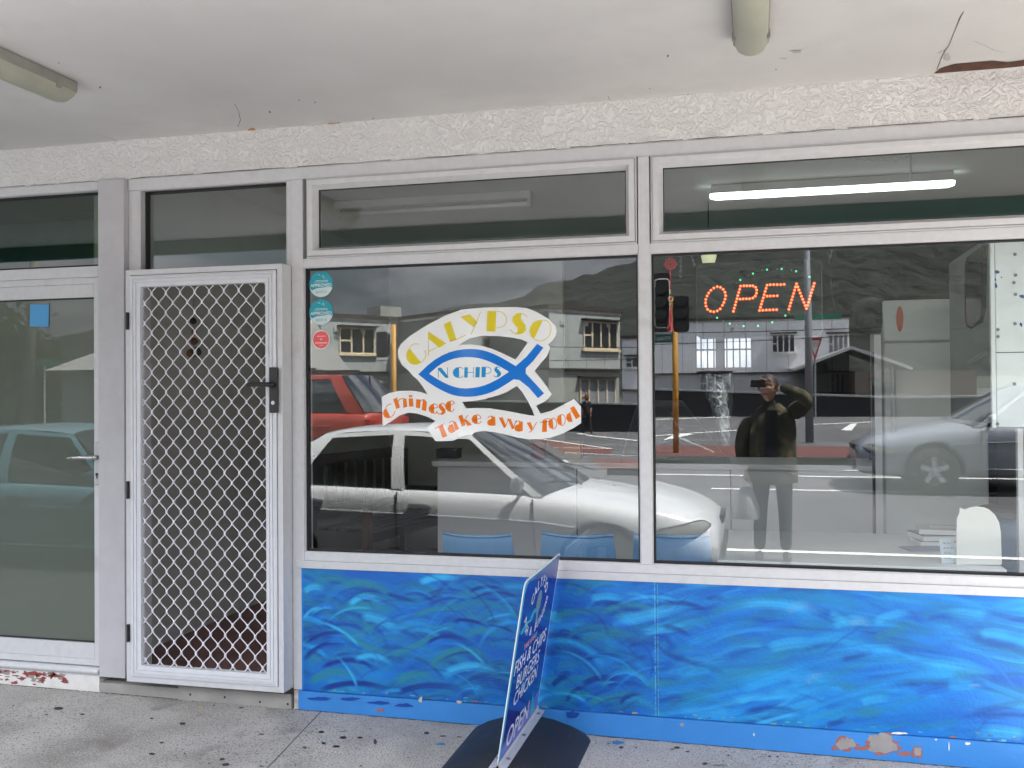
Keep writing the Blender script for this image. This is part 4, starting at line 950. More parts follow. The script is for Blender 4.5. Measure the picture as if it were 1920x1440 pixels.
fi = smooth_open([(503, 675), (600, 590), (700, 545), (800, 525), (920, 528), (1020, 555), (1120, 600), (1222, 658)], 1)+smooth_open([(1120, 725), (1020, 775), (920, 802), (800, 810), (700, 787), (600, 738), (508, 680)], 1)
m = MB(); holed(m, fo, [fi], -.0006, 0); m.build('fish', db, dcl, fix=False)
class Glyphs:
    def __init__(s, d): s.m = MB(); s.d = d
    def p(s, *pts, sm=0): s.m.poly([dc(a, b, s.d) for a, b in (smooth_open(list(pts), sm) if sm else pts)]); return s
    def l(s, *pts, w=6.0, sm=2):
        pts = smooth_open(list(pts), sm) if len(pts) > 2 else list(pts); L, R_ = [], []
        for i, q in enumerate(pts):
            a, b = pts[max(0, i-1)], pts[min(len(pts)-1, i+1)]; dx, dy_ = b[0]-a[0], b[1]-a[1]; n_ = math.hypot(dx, dy_) or 1
            L.append((q[0]-dy_/n_*w/2, q[1]+dx/n_*w/2)); R_.append((q[0]+dy_/n_*w/2, q[1]-dx/n_*w/2))
        o = len(s.m.v); s.m.v += [tuple(dc(a, b, s.d)) for a, b in L+R_]; n_ = len(pts)
        for i in range(n_-1): s.m.f.append((o+i, o+i+1, o+n_+i+1, o+n_+i)); s.m.m.append(0)
        return s
# CALYPSO
g = Glyphs(-.0007)
g.p((325, 445), (303, 475), (296, 510), (302, 545), (325, 578), (360, 595), (398, 594), (430, 576), sm=0).l((325, 445), (348, 415), (378, 404), (410, 410)).l((430, 577), (458, 548), (476, 510), (472, 478), (460, 462))
g.p((496, 296), (657, 402), (594, 443), (498, 360)).l((497, 298), (498, 515)).l((500, 476), (580, 432))
g.p((632, 232), (695, 201), (748, 370), (690, 388)).l((690, 386), (748, 368), (831, 328), sm=0)
g.p((783, 164), (870, 141), (937, 212), (906, 260)).l((968, 117), (880, 322))
g.p((1025, 110), (1106, 112), (1099, 297), (1019, 293)).l((1104, 114), (1150, 116), (1188, 146), (1204, 190), (1188, 235), (1150, 260), (1101, 264))
g.p((1327, 129), (1290, 133), (1258, 160), (1249, 198), (1270, 233), (1298, 262), (1300, 292), (1284, 312), (1262, 318), (1310, 323), (1348, 312), (1373, 284), (1371, 240), (1345, 205), (1326, 172), (1334, 140)).l((1325, 130), (1358, 140), (1384, 164)).l((1285, 316), (1250, 300), (1230, 274))
g.p((1526, 194), (1485, 194), (1443, 213), (1413, 253), (1406, 300), (1420, 340), (1446, 362)).l((1526, 192), (1568, 200), (1597, 238), (1601, 288), (1582, 336), (1545, 371), (1500, 385), (1446, 362))
g.m.build('lettering', dy, dcl, fix=False)
# N CHIPS
g = Glyphs(-.0007); k = dict(w=5.5)
g.p((584, 622), (612, 622), (674, 700), (674, 712), (648, 712), (584, 640)).l((585, 625), (585, 714), **k).l((668, 618), (668, 712), **k)
g.p((772, 616), (745, 620), (722, 640), (714, 665), (722, 692), (745, 710), (772, 713)).l((770, 617), (800, 622), (806, 634), **k).l((770, 713), (798, 708), (808, 694), **k)
g.p((820, 617), (851, 617), (849, 710), (818, 710)).l((850, 664), (902, 664), **k).l((902, 616), (900, 710), **k)
g.p((921, 615), (959, 615), (956, 708), (918, 708))
g.p((976, 613), (1014, 613), (1010, 707), (973, 707)).l((1013, 614), (1046, 618), (1064, 645), (1048, 670), (1011, 676), **k)
g.p((1118, 611), (1098, 617), (1087, 638), (1098, 660), (1116, 676), (1112, 698), (1092, 706), (1125, 706), (1146, 692), (1150, 668), (1134, 645), (1116, 630)).l((1112, 612), (1132, 616), (1140, 632), **k).l((1112, 706), (1090, 700), (1084, 688), **k)
g.m.build('lettering', dt, dcl, fix=False)
# Chinese / Take away food
g = Glyphs(-.0007); k = dict(w=6.5)
g.p((110, 984), (90, 1012), (87, 1040), (100, 1065), (128, 1077), (156, 1070)).l((110, 984), (130, 955), (162, 948), **k).l((156, 1070), (184, 1045), (197, 1008), **k)
g.p((179, 905), (213, 890), (240, 980), (207, 993)).l((222, 925), (245, 900), (282, 898), (297, 912), **k).p((266, 905), (297, 900), (306, 972), (270, 984))
g.p((318, 898), (356, 896), (361, 971), (322, 972)).p((318, 869), (350, 868), (352, 886), (320, 887))
g.p((386, 905), (426, 908), (420, 988), (383, 980)).l((424, 925), (446, 905), (470, 916), **k).p((446, 908), (481, 928), (474, 1014), (436, 1000))
g.p((546, 943), (515, 955), (497, 983), (502, 1012), (522, 1030), (548, 1035)).l((546, 944), (572, 956), (580, 980), **k).l((520, 990), (580, 980), **k).l((548, 1034), (566, 1030), (578, 1015), **k)
g.p((620, 938), (592, 950), (586, 975), (603, 1000), (620, 1015), (604, 1035), (580, 1040), (625, 1045), (650, 1025), (648, 995), (628, 975), (612, 955)).l((615, 940), (634, 944), (644, 962), **k).l((600, 1042), (576, 1030), (566, 1012), **k)
g.p((698, 917), (665, 928), (647, 955), (649, 985), (668, 1010), (698, 1020)).l((698, 918), (722, 924), (730, 942), **k).l((664, 968), (730, 943), **k).l((698, 1019), (718, 1010), (728, 990), **k)
g.m.build('lettering', do, dcl, fix=False); g = Glyphs(-.0007)
g.l((556, 1172), (588, 1152), (640, 1124), sm=0, **k).p((586, 1154), (622, 1135), (664, 1235), (626, 1254))
g.p((712, 1128), (682, 1140), (669, 1170), (678, 1200), (706, 1212), (738, 1195), (722, 1150)).l((684, 1118), (700, 1102), (722, 1102), **k).p((716, 1102), (744, 1110), (772, 1172), (738, 1190))
g.p((765, 1056), (800, 1044), (831, 1138), (796, 1152)).l((812, 1098), (852, 1048), **k).p((814, 1094), (836, 1086), (888, 1135), (850, 1147))
g.p((932, 1042), (900, 1050), (884, 1078), (890, 1108), (912, 1125), (940, 1128)).l((932, 1043), (960, 1052), (970, 1076), **k).l((896, 1092), (970, 1077), **k).l((940, 1127), (960, 1120), (973, 1102), **k)
g.m.build('lettering', do, dcl, fix=False); g = Glyphs(-.0007)
g.p((1062, 1082), (1036, 1092), (1023, 1115), (1034, 1138), (1064, 1146)).l((1030, 1074), (1045, 1058), (1070, 1056), **k).p((1060, 1056), (1096, 1064), (1100, 1142), (1062, 1145))
g.p((1128, 1070), (1164, 1068), (1196, 1150), (1176, 1166)).l((1184, 1160), (1216, 1084), **k).p((1204, 1078), (1238, 1084), (1268, 1160), (1250, 1178)).l((1258, 1172), (1288, 1090), **k)
g.p((1312, 1128), (1282, 1140), (1268, 1164), (1278, 1188), (1312, 1198)).l((1276, 1120), (1292, 1102), (1318, 1100), **k).p((1312, 1100), (1346, 1110), (1344, 1192), (1308, 1197))
g.p((1380, 1116), (1416, 1112), (1434, 1164), (1420, 1190)).l((1470, 1110), (1425, 1195), (1400, 1202), **k)
g.m.build('lettering', do, dcl, fix=False); g = Glyphs(-.0007)
g.p((1524, 1098), (1562, 1092), (1562, 1200), (1518, 1200)).l((1526, 1102), (1546, 1080), (1588, 1080), **k).l((1500, 1114), (1592, 1104), **k)
g.p((1612, 1074), (1582, 1092), (1573, 1130), (1588, 1163), (1622, 1177)).l((1612, 1074), (1640, 1084), (1652, 1120), (1644, 1158), (1622, 1177), **k)
g.p((1690, 1039), (1660, 1056), (1650, 1092), (1664, 1130), (1697, 1146)).l((1690, 1040), (1720, 1052), (1730, 1090), (1720, 1130), (1697, 1146), **k)
g.p((1772, 1022), (1742, 1042), (1735, 1080), (1756, 1108), (1794, 1110)).l((1772, 1022), (1790, 1018), **k).p((1770, 984), (1806, 967), (1862, 1058), (1824, 1086))
g.m.build('lettering', do, dcl, fix=False)

# ------------------------------------------------------------------ round approval stickers, red sticker, blue note
st_t, st_w, st_r = mat('teal sticker', S(20, 160, 178), .5), mat('pale sticker', (.62, .74, .74), .5), mat('red sticker', S(235, 95, 95), .5)
st_i = mat('grey green print', (.25, .42, .42), .6)
def roundel(px, py, date, label, swoosh):
    c = pl(px, py, DY); R_ = .066
    t = thing('approval_sticker', label, 'sticker', tuple(c), 0, 'round approval stickers on the window')
    m = MB(); m.poly([(R_*math.cos(a), 0, R_*math.sin(a)) for a in [2*math.pi*k/40 for k in range(40)]])
    m.build('disc', st_t, t, fix=False)
    low = [(R_*.99*math.cos(a), -.0004, R_*.99*math.sin(a)) for a in [math.radians(195+k*(150+swoosh)/20) for k in range(21)]]
    m = MB(); m.poly(low+[(R_*.55, -.0004, -R_*.22), (R_*.1, -.0004, -R_*.26), (-R_*.35, -.0004, -R_*.30), (-R_*.75, -.0004, -R_*.45)]); m.build('date_field', st_w, t, fix=False)
    m = MB(); put_text(m, lambda x, y: (x, -.0006, y-.006), 0, 'APPROVED', .0235, .0004)
    r = random.Random(int(px+py))
    for zz in (.012, .019):
        x = -.036+abs(zz-.012)
        while x < .034: w = r.uniform(.003, .009); m.box(x, x+w, -.0007, -.0005, zz-.0014, zz+.0014); x += w+.002
    m.tube([(-.018, -.0006, .046), (-.010, -.0006, .050), (-.004, -.0006, .044)], .0014, 4); m.tube([(.004, -.0006, .038), (.014, -.0006, .050), (.016, -.0006, .036), (.015, -.0006, .030)], .0014, 4)
    m.build('lettering', paper, t, fix=False)
    m = MB(); put_text(m, lambda x, y: (x, -.0006, y-.040), 0, date, .020, .0003); m.build('date_lettering', st_i, t, fix=False)
roundel(602, 533, '20/3/13', 'upper of two round teal approval stickers at the top left corner of the window', 0)
roundel(602, 585.5, '20/3/14', 'lower of two round teal approval stickers, just above the round red sticker', 0)
c = pl(602, 637, DY); t = thing('red_sticker', 'round salmon red sticker with white rim, below the two teal stickers', 'sticker', tuple(c))
m = MB(); m.poly([(.049*math.cos(a), 0, .049*math.sin(a)) for a in [2*math.pi*k/40 for k in range(40)]]); m.build('rim', paper, t, fix=False)
m = MB(); m.poly([(.044*math.cos(a), -.0004, .044*math.sin(a)) for a in [2*math.pi*k/40 for k in range(40)]]); m.build('disc', st_r, t, fix=False)
m = MB(); r = random.Random(2)
for zz, w0, h_ in ((.018, .022, .0022), (.002, .006, .004), (-.016, .032, .0034), (-.028, .008, .002)):
    x = -w0
    while x < w0: w = r.uniform(.003, .007); m.box(x, min(x+w, w0+.002), -.0007, -.0005, zz-h_, zz+h_); x += w+.0016
m.build('print', mat('pale print', (.85, .55, .53), .6), t, fix=False)
P = [pl(x, y, .018) for x, y in ((57, 571), (92, 571), (91, 613), (56, 612))]
m = MB(); m.poly(P); m.poly([p+Vector((0, -.0012, 0)) for p in P][::-1]); m.grid([P, [p+Vector((0, -.0012, 0)) for p in P]], closed=True)
tag(m.build('note', mat('sky blue note paper', S(92, 175, 232, .8), .7), fix=False), 'square light blue note stuck near the top of the frosted door', 'note')

# ------------------------------------------------------------------ pavement sign
ps = thing('pavement_sign', 'dark blue swing sign with white menu lettering on a black rubber base', 'pavement sign', (0, 0, 0))
y0, y1 = -.752, -.030; BLx, TLx = -1.012, -.893; zb, zt = .112, .853
tanl = (TLx-BLx)/(zt-zb)
def bp(y, z, d=0.0):      # point on the leaning board, d = off its right-hand face
    return Vector((BLx+(z-zb)*tanl+d, y, z))
rc = .05; out = [(y0, zb), (y1, zb), (y1, zt-rc*.3), (y1-rc*.12, zt-rc*.1), (y1-rc*.4, zt), (y0+rc, zt), (y0+rc*.4, zt-rc*.12), (y0+rc*.1, zt-rc*.4), (y0, zt-rc)]
navy = mat('navy sign face', S(18, 26, 140), .18, coat=.4); wedge = mat('white board edge', (.72, .75, .77), .3); teal_s = mat('teal print', S(40, 165, 190), .35); wht = mat('white print', (.75, .77, .82), .35)
m = MB(); m.prism(out, lambda a, b, d: bp(a, b, d), -.004, .0); m.build('board', wedge, ps)
inn = [(a+(.009 if a < -.4 else -.009), b+(.0 if b < .3 else -.009)) for a, b in out]
m = MB(); m.poly([bp(a, b, .0006) for a, b in inn]); m.build('face', navy, ps, fix=False)
sh_ = [(y0+.012, zb), (y1-.02, zb), (y1-.012, zb+.055), (y0+.012, zb+.025)]
m = MB(); m.poly([bp(a, b, .0010) for a, b in [(y0+.010, zb+.002), (y1-.012, zb+.002), (y1-.012, zb+.10), (y0+.36, zb+.065), (y0+.010, zb+.055)]], 0); m.build('lower_band', mat('periwinkle print', S(92, 100, 190), .3), ps, fix=False)
m = MB(); m.poly([bp(a, b, .0010) for a, b in [(y0+.06, zt-.012), (y1-.02, zt-.012), (y1-.012, zt-.03), (y1-.012, zt-.115), (y1-.12, zt-.10), (y1-.30, zt-.06)]], 0); m.build('upper_band', mat('upper print', S(78, 84, 150), .3), ps, fix=False)
# teal edge lines
m = MB(); e_ = [(y0+.014, zb+.01), (y0+.014, zt-rc-.005), (y0+.04, zt-.018), (y0+rc+.02, zt-.014), (y1-.1, zt-.014)]
m.tube([bp(a, b, .0014) for a, b in e_], .0022, 4)
m.poly([bp(a, b, .0016) for a, b in [(-.205, .125), (-.211, .247), (-.107, .135)]]); m.tube([bp(a, b, .0016) for a, b in [(-.686, .626), (-.60, .650), (-.53, .645), (-.49, .668), (-.455, .678), (-.44, .66)]], .004, 4)
m.build('teal_print', teal_s, ps, fix=False)
yc = (y0+y1)/2
def line(body, yy, z, width, cap, bold=0.0, mt=None):
    vs, fs = text_mesh(body, 1.0, bold); xs_ = [v[0] for v in vs]; zs_ = [v[1] for v in vs]
    kx, kz = width/(max(xs_)-min(xs_)), cap/(max(zs_)-min(zs_)); xm, zm = (max(xs_)+min(xs_))/2, (max(zs_)+min(zs_))/2
    m = MB(); m.add([bp(yy+(x-xm)*kx, z+(y-zm)*kz, .0015) for x, y in vs], fs); m.build('lettering', mt or wht, ps, fix=False)
line('FISH & CHIPS', -.400, .486, .600, .062, .006)
line('BURGERS', -.402, .408, .430, .060, .006)
line('CHICKEN', -.405, .336, .440, .060, .006)
line('OPEN', -.455, .183, .395, .084, .004)
# arched heading: words round a ring with a pale shape inside
def arc_text(body, cy_, cz_, Rx, Rz, a0, a1, size, flip=False):
    n_ = len(body)
    for i, ch in enumerate(body):
        if ch == ' ': continue
        a = math.radians(a0+(a1-a0)*i/(n_-1)); rot = math.atan2(math.cos(a)*Rz, -math.sin(a)*Rx)+(math.pi if not flip else 0)
        vs, fs = text_mesh(ch, size, .001)
        ca, sa = math.cos(rot), math.sin(rot)
        m.add([bp(cy_+Rx*math.cos(a)+x*ca-y*sa, cz_+Rz*math.sin(a)+x*sa+y*ca, .0015) for x, y in vs], fs, 0)
m = MB(); arc_text('CALYPSO', -.405, .690, .150, .095, 152, 28, .066)
m.build('lettering', wht, ps, fix=False)
m = MB(); arc_text('FISH & BURGERS', -.425, .690, .215, .105, 192, 352, .052, True); m.build('lettering', wht, ps, fix=False)
line('TAKE AWAY', -.455, .541, .250, .026, .01, mat('pink print', (.75, .42, .45), .4))
m = MB()
m.poly([bp(-.40+a, .69+b*.9, .0013) for a, b in smooth_closed([(-.045, .03), (-.02, .062), (.03, .064), (.055, .03), (.05, -.02), (.02, -.04), (.03, -.10), (.01, -.13), (-.01, -.09), (-.02, -.035), (-.045, -.01)], 2)]); m.build('emblem', mat('grey green print on sign', (.16, .24, .28), .4), ps, fix=False)
# rubber base: a low hump
prof = [(-.285, .0), (-.262, .026), (-.20, .058), (-.11, .088), (-.03, .100), (.03, .100), (.11, .088), (.20, .058), (.262, .026), (.285, 0)]
xc = -1.03; rows = []
for y, s, hs in ((-.86, .90, .55), (-.845, .96, .85), (-.82, 1, 1), (-.10, 1, 1), (-.06, .96, .85), (-.045, .90, .55)):
    rows.append([(xc+a*s, y, b*hs+.002) for a, b in prof])
m = MB().grid(rows); m.poly(rows[0]); m.poly(rows[-1])
m.build('rubber_base', mat('black rubber base', (.016, .017, .022), .55, noise=.2, nscale=8, bump=.1, bscale=60), ps, smooth=True)
for s, nm in ((1, 'bracket'), (-1, 'bracket')):
    m = MB(); m.obox((-1.012+s*.020, (y0+y1)/2, .1055), (.016, 0, -.003*s), (0, .365, 0), (0, 0, .002)); m.obox((-1.012+s*.0055, (y0+y1)/2, .116), (.0012, 0, 0), (0, .365, 0), (0, 0, .009))
    b_ = m.build(nm, mat('zinc bracket', (.55, .55, .57), .4, .3), ps)
    for y in (-.66, -.38, -.09): MB().lathe([(.009, .108), (.009, .111), (.004, .114)], (-1.012+s*.021, y, 0), 10).build('bolt', sc_, b_)

# ------------------------------------------------------------------ the street behind the photographer (seen mirrored in the glass)
asph = mat('asphalt', (.075, .075, .08), .85, noise=.2, nscale=1.2, bump=.3, bscale=150)
mixin(asph, (.12, .12, .12), .4, .5, .75, detail=8)
paint_w = mat('road paint', (.62, .62, .60), .7, noise=.15, nscale=6)
red_road = mat('red road surfacing', (.11, .038, .032), .85, noise=.25, nscale=2)
rd = MB(); RZ = -.12
def rz_at(y): return float(np.interp(-y, [2.9, 5, 7.5, 10, 14, 20, 34, 45, 60], [-.12, -.06, .06, .12, .12, .02, -.10, .2, .66]))
rd.grid([[(x, y, rz_at(y)) for x in np.linspace(-120, 120, 41)] for y in (-2.902, -5, -7.5, -10, -14, -20, -34, -45, -60)])
def rquad(pts, mi, d=.004): rd.poly([(x, y, rz_at(y)+d) for x, y in pts], mi)
def rline(a, b, w=.06, mi=1, d=.006):
    a, b = Vector(a), Vector(b); t = (b-a).normalized(); n_ = Vector((-t.y, t.x))*w
    N_ = 12
    rd.grid([[(q.x, q.y, rz_at(q.y)+d) for q in ((a.lerp(b, k/N_)+n_), (a.lerp(b, k/N_)-n_))] for k in range(N_+1)], mi)
def sg_(px, py, t):
    z = 0
    for _ in range(12): p = seen(px, py, tilt=t, Z=z); z = .5*z+.5*rz_at(p.y)
    return (p.x, p.y)
# parking bay line, lane lines, red median, hatching
rline((-40, -5.2), (40, -5.2), .05)
a = sg_(1530, 921, TILT); rline((-.6, a[1]), (40, a[1]), .05)
a1, a2 = sg_(1400, 893, TILT)[1], sg_(1640, 884, TILT)[1]
rline((-40, a1), (40, a1), .06); rline((1.4, a2), (40, a2), .05)
y_a, y_b = sg_(1580, 872, TILT)[1], sg_(1580, 838, TILT)[1]
rd.grid([[(x0_+(40-x0_)*k/8, yy, rz_at(yy)+.004) for k in range(9)] for yy, x0_ in [(y_a-.12+(y_b-y_a+.12)*j/6, -2.6-.2*j) for j in range(7)]], 2)
rd.box(-2.6, 40, y_a-.11, y_a+.10, rz_at(y_a)+.001, rz_at(y_a)+.12, 3)
L1 = [(1000, 813), (1160, 843)]; L2 = [(1000, 818), (1100, 790+25), (1200, 827)]
red_l = [sg_(x, y, 0) for x, y in ((985, 825), (1020, 822), (1145, 842), (1150, 860), (1065, 856))]
rquad([sg_(x, y, 0) for x, y in ((1005, 823), (1150, 842), (1140, 853), (1055, 849), (1025, 832))], 2)
for A_, B_, w in (((1003, 822), (1145, 842), .07), ((1038, 839.5), (1145, 842), .06), ((1055, 849), (1200, 856), .06), ((1085, 813), (1200, 827), .12), ((1090, 797), (1200, 792), .15), ((1090, 788), (1175, 788), .15)):
    rline(sg_(*A_, 0), sg_(*B_, 0), w)
for A_, B_, w in (((1222, 818), (1410, 805), .10), ((1515, 797), (1640, 791), .12), ((1222, 787), (1420, 780), .14)): rline(sg_(*A_, TILT), sg_(*B_, TILT), w)
rquad([sg_(x, y, TILT) for x, y in ((1243, 826), (1262, 816), (1292, 813), (1300, 815))], 1, .007)
rquad([sg_(x, y, TILT) for x, y in ((1577, 807), (1596, 795), (1608, 794), (1597, 808))], 1, .007)
tag(rd.build('road', [asph, paint_w, red_road, mat('dark kerb', (.03, .03, .03), .8)], fix=False), kind='structure')
gd = MB(); gd.grid([[(x, y, z) for x in np.linspace(-1200, 1200, 9)] for y, z in ((-60, .70), (-150, .7), (-900, .7))]); gd.grid([[(x, y, -.35) for x in np.linspace(-1200, 1200, 9)] for y in (60, -2.9)], 0); gd.grid([[(s*x, y, -.3) for x in (118, 1200)] for y in (-2.9, -61) for s in ((1,) if False else (1,))], 0); gd.grid([[(-x, y, -.3) for x in (118, 1200)] for y in (-2.9, -61)], 0)
tag(gd.build('ground', mat('dry grass ground', (.035, .04, .025), .95, noise=.3, nscale=.4), fix=False), kind='structure')
# hills
hx = [-900, -700, -520, -420, -335, -310, -260, -200, -150, -125, -102, -95, -87, -76, -66, -57, -48, -35, -20, 10, 60, 120, 200, 320, 500, 900]
hz = [14, 18, 22, 26, 28, 33, 30, 30, 34, 40, 41, 44, 48, 50, 52, 54.5, 57, 62, 72, 84, 96, 108, 118, 110, 96, 60]
m = MB(); rows = []; r4 = random.Random(4)
xs_ = np.linspace(-900, 900, 361); prof_ = np.interp(xs_, hx, hz)
jit = np.array([r4.uniform(-1, 1) for _ in xs_])*.5
for j in range(16):
    v = j/15
    rows.append([(x, -400+260*(1-v)**1.1*.55-0*v + r4.uniform(-2, 2), .5+(pz+jj*(1+.5*(v > .9)))*(v**.8)+(r4.uniform(-1.5, 1.5) if 0 < j < 15 else 0)) for x, pz, jj in zip(xs_, prof_, jit)])
rows.append([(x, -520, 0) for x in xs_])
hm = mat('bush covered hill', (.008, .012, .007), .95, noise=.35, nscale=.05, bump=.9, bscale=.35, detail=10); mixin(hm, (.014, .015, .007), .02, .5, .66, detail=10); mixin(hm, (.003, .006, .003), .10, .46, .58, detail=6)
for n_ in hm.node_tree.nodes:
    if n_.type == 'BUMP': n_.inputs['Distance'].default_value = 4.0
    if n_.type == 'BUMP': n_.inputs['Height'].links[0].from_node.inputs['Scale'].default_value = .16
tag(m.grid(rows).build('hill', hm, smooth=True), kind='structure')

# ------------------------------------------------------------------ cars
tyre_m = mat('tyre', (.02, .02, .02), .8); rim_m = mat('alloy rim', (.42, .43, .45), .35, .6); carglass = glass_mat('car glass', .10, tint=(.10, .12, .12)); chrome = mat('lamp chrome', (.6, .62, .63), .15, .7); arch_m = mat('wheel arch', (.008, .008, .008), .9); seam_m = mat('door seam', (.02, .02, .02), .8)
lampglass = glass_mat('lamp lens', .12, tint=(.9, .92, .92)); red_l_m = mat('red tail lens', (.3, .01, .012), .2)
def interp(tab, x):
    xs = [t[0] for t in tab]
    return [float(np.interp(-x, [-q for q in xs], [t[i] for t in tab])) for i in range(1, len(tab[0]))]
LAMP_GRID = []
def make_car(name, label, cat, paint, st, gh, wheels, wr=.315, roofcrown=.045, loc=(0, 0, 0), rz=0, trim=True, group=None, lamp=(-.22, .66), rake=.22):
    """x runs from the nose (0) backwards; st = body stations (x, zbottom, zshoulder, zcentre, halfwidth); gh = greenhouse columns (xbelt, xroof, kind)"""
    t = thing(name, label, cat, loc, rz, group)
    rows = []
    for x, zb_, zs_, zc_, w in st:
        h = [(w*.90, zb_), (w*.985, zb_+.10), (w+.012, zb_+(zs_-zb_)*.55), (w*.995, zs_-.11), (w*.95, zs_-.02), (w*.82, zs_+(zc_-zs_)*.35), (w*.45, zs_+(zc_-zs_)*.85), (0, zc_)]
        rows.append([(x, -a, b) for a, b in h]+[(x, a, b) for a, b in h[-2::-1]])
    m = MB().grid(rows); n_ = len(rows[0])
    m.f.append(tuple(range(n_))); m.m.append(0); o_ = (len(rows)-1)*n_; m.f.append(tuple(o_+i for i in reversed(range(n_)))); m.m.append(0)
    for i in range(len(rows)-1): m.f.append((i*n_, (i+1)*n_, (i+1)*n_+n_-1, i*n_+n_-1)); m.m.append(0)
    tmp = m.build('shell', [paint, arch_m], None, subsurf=2)
    cuts = []
    for wx in wheels:
        w_ = interp(st, wx)[3]
        for s in (-1, 1):
            c = MB().lathe([(wr+.055, -.19), (wr+.055, .25)], (wx, s*(w_-.02), wr), 28, 'y').build('cut', arch_m)
            b = tmp.modifiers.new('b', 'BOOLEAN'); b.operation = 'DIFFERENCE'; b.object = c; b.solver = 'EXACT'; b.material_mode = 'TRANSFER'; cuts.append(c)
    bpy.context.view_layer.update()
    dg = bpy.context.evaluated_depsgraph_get(); me = bpy.data.meshes.new_from_object(tmp.evaluated_get(dg)); me.name = 'body'
    body = bpy.data.objects.new('body', me); col.objects.link(body); body.parent = t
    for q in cuts+[tmp]: bpy.data.objects.remove(q)
    me.polygons.foreach_set('use_smooth', [True]*len(me.polygons))
    # greenhouse
    def belt(x): b, z, zc, w = interp(st, x); return Vector((x, w*.925, z-.006))
    def roof(x):
        z, w = interp(gh['roof'], x); return Vector((x, w, z))
    pill, win = MB(), []
    colm = gh['cols']
    for (xb0, xr0, _), (xb1, xr1, kind) in zip(colm[:-1], colm[1:]):
        for s in (-1, 1):
            ps_ = []
            for (xb, xr) in ((xb0, xr0), (xb1, xr1)):
                B_, T_ = belt(xb), roof(xr); c_ = []
                for k in range(7):
                    v = k/6; q = B_.lerp(T_, v); q.y += .035*math.sin(math.pi*v); q.y *= s; c_.append(q)
                ps_.append(c_)
            if kind == 'g':
                a_, b_ = ps_
                rail = .93
                g_ = MB().grid([[p.lerp(q, f_) for f_ in (0, .25, .5, .75, 1)] for p, q in zip(a_[:6], b_[:6])]); g_.grid([[a_[5].lerp(b_[5], f_) for f_ in (0, .25, .5, .75, 1)], [a_[5].lerp(a_[6], .55).lerp(b_[5].lerp(b_[6], .55), f_) for f_ in (0, .25, .5, .75, 1)]])
                for v_i in range(len(g_.v)): x_, y_, z_ = g_.v[v_i]; g_.v[v_i] = (x_, y_-s*.012, z_)
                win.append(g_)
                top0, top1 = a_[5].lerp(a_[6], .5), b_[5].lerp(b_[6], .5)
                pill.grid([[top0.lerp(top1, f_) for f_ in (0, .5, 1)], [a_[6].lerp(b_[6], f_) for f_ in (0, .5, 1)]])
            else: pill.grid([[p, q] for p, q in zip(*ps_)])
    xr0, xr1 = colm[0][1], colm[-1][1]
    rr_ = []
    for k in range(11):
        x = xr0+(xr1-xr0)*k/10; R_ = roof(x); rr_.append([(x, R_.y*s, R_.z+roofcrown*(1-s*s)**.6) for s in [j/8-1 for j in range(17)]])
    pill.grid(rr_)
    pb = pill.build('roof', paint, t, smooth=True)
    for i, g_ in enumerate(win): g_.build('side_window', carglass, t, smooth=True)
    def screen(xb, xr, bulge, nm):
        B_, T_ = belt(xb), roof(xr); zc = interp(st, xb+bulge)[2]; rows_ = []
        for k in range(7):
            v = k/6; r_ = []
            for j in range(13):
                s = j/6-1; e = 1-s*s
                pb_ = Vector((B_.x+bulge*e, B_.y*s, B_.z+.02+(zc-B_.z-.02)*e)); pt_ = Vector((T_.x+bulge*.25*e, T_.y*s, T_.z+roofcrown*max(0, e)**.6))
                q = pb_.lerp(pt_, v); q.z += .02*math.sin(math.pi*v); r_.append(q)
            rows_.append(r_)
        return MB().grid(rows_).build(nm, carglass, t, smooth=True)
    ws = screen(colm[0][0], xr0, rake, 'windscreen'); screen(colm[-1][0], xr1, -.10, 'rear_window')
    sw = belt(colm[0][0]); 
    # cabin floor so nobody sees daylight through the car
    xa, xe = colm[0][0], colm[-1][0]; MB().box(xe, xa, -sw.y*.9, sw.y*.9, .35, sw.z-.12).build('cabin', mat('dark cabin', (.03, .03, .032), .9), t)
    for x in gh.get('seats', ()):
        for s in (-1, 1): MB().obox((x, s*.38, sw.z+.0), (.06, 0, .01), (0, .22, 0), (-.10, 0, .26)).build('seat', mat('seat cloth', (.05, .05, .055), .9), t, bevel=.04)
    # seams, handles, mirrors, lamps
    def sidep(x, z, off=.004):
        zb_, zs_, zc_, w = interp(st, x); u = (z-zb_)/(zs_-zb_); return lambda s: (x, s*(w*np.interp(u, [0, .12, .55, .85, 1], [.90, .985, 1.012, .995, .955])+off), z)
    for x0_, x1_ in gh.get('seams', ()):
        m = MB()
        for s in (-1, 1): m.tube([sidep(x0_+(x1_-x0_)*k/6, interp(st, x0_)[1]-.03-(interp(st, x0_)[1]-.03-.26)*k/6, .000)(s) for k in range(7)], .007, 5)
        m.build('door_seam', seam_m, t)
    if trim:
        for s in (-1, 1):
            xs2 = [-1.15-.3*k for k in range(12)]
            m = MB(); m.tube([sidep(x_, interp(st, x_)[1]-.21, -.003)(s) for x_ in xs2], .010, 6); m.build('side_crease', paint, t, smooth=True)
            m = MB(); m.tube([sidep(x_, .34, -.002)(s) for x_ in (-1.42, -1.8, -2.3, -2.8, -3.2)], .016, 6); m.build('sill_trim', paint, t, smooth=True)
    for x in gh.get('handles', ()):
        zb_, zs_, zc_, w = interp(st, x)
        for s in (-1, 1):
            p = sidep(x, zs_-.13, .008)(s); m = MB(); m.lathe([(.004, -.11), (.022, -.09), (.032, 0), (.022, .09), (.004, .11)], (0, 0, 0), 12, 'x'); hh = m.build('handle', paint if trim else dark, t, smooth=True); hh.location = p; hh.scale = (1, .6, 1)
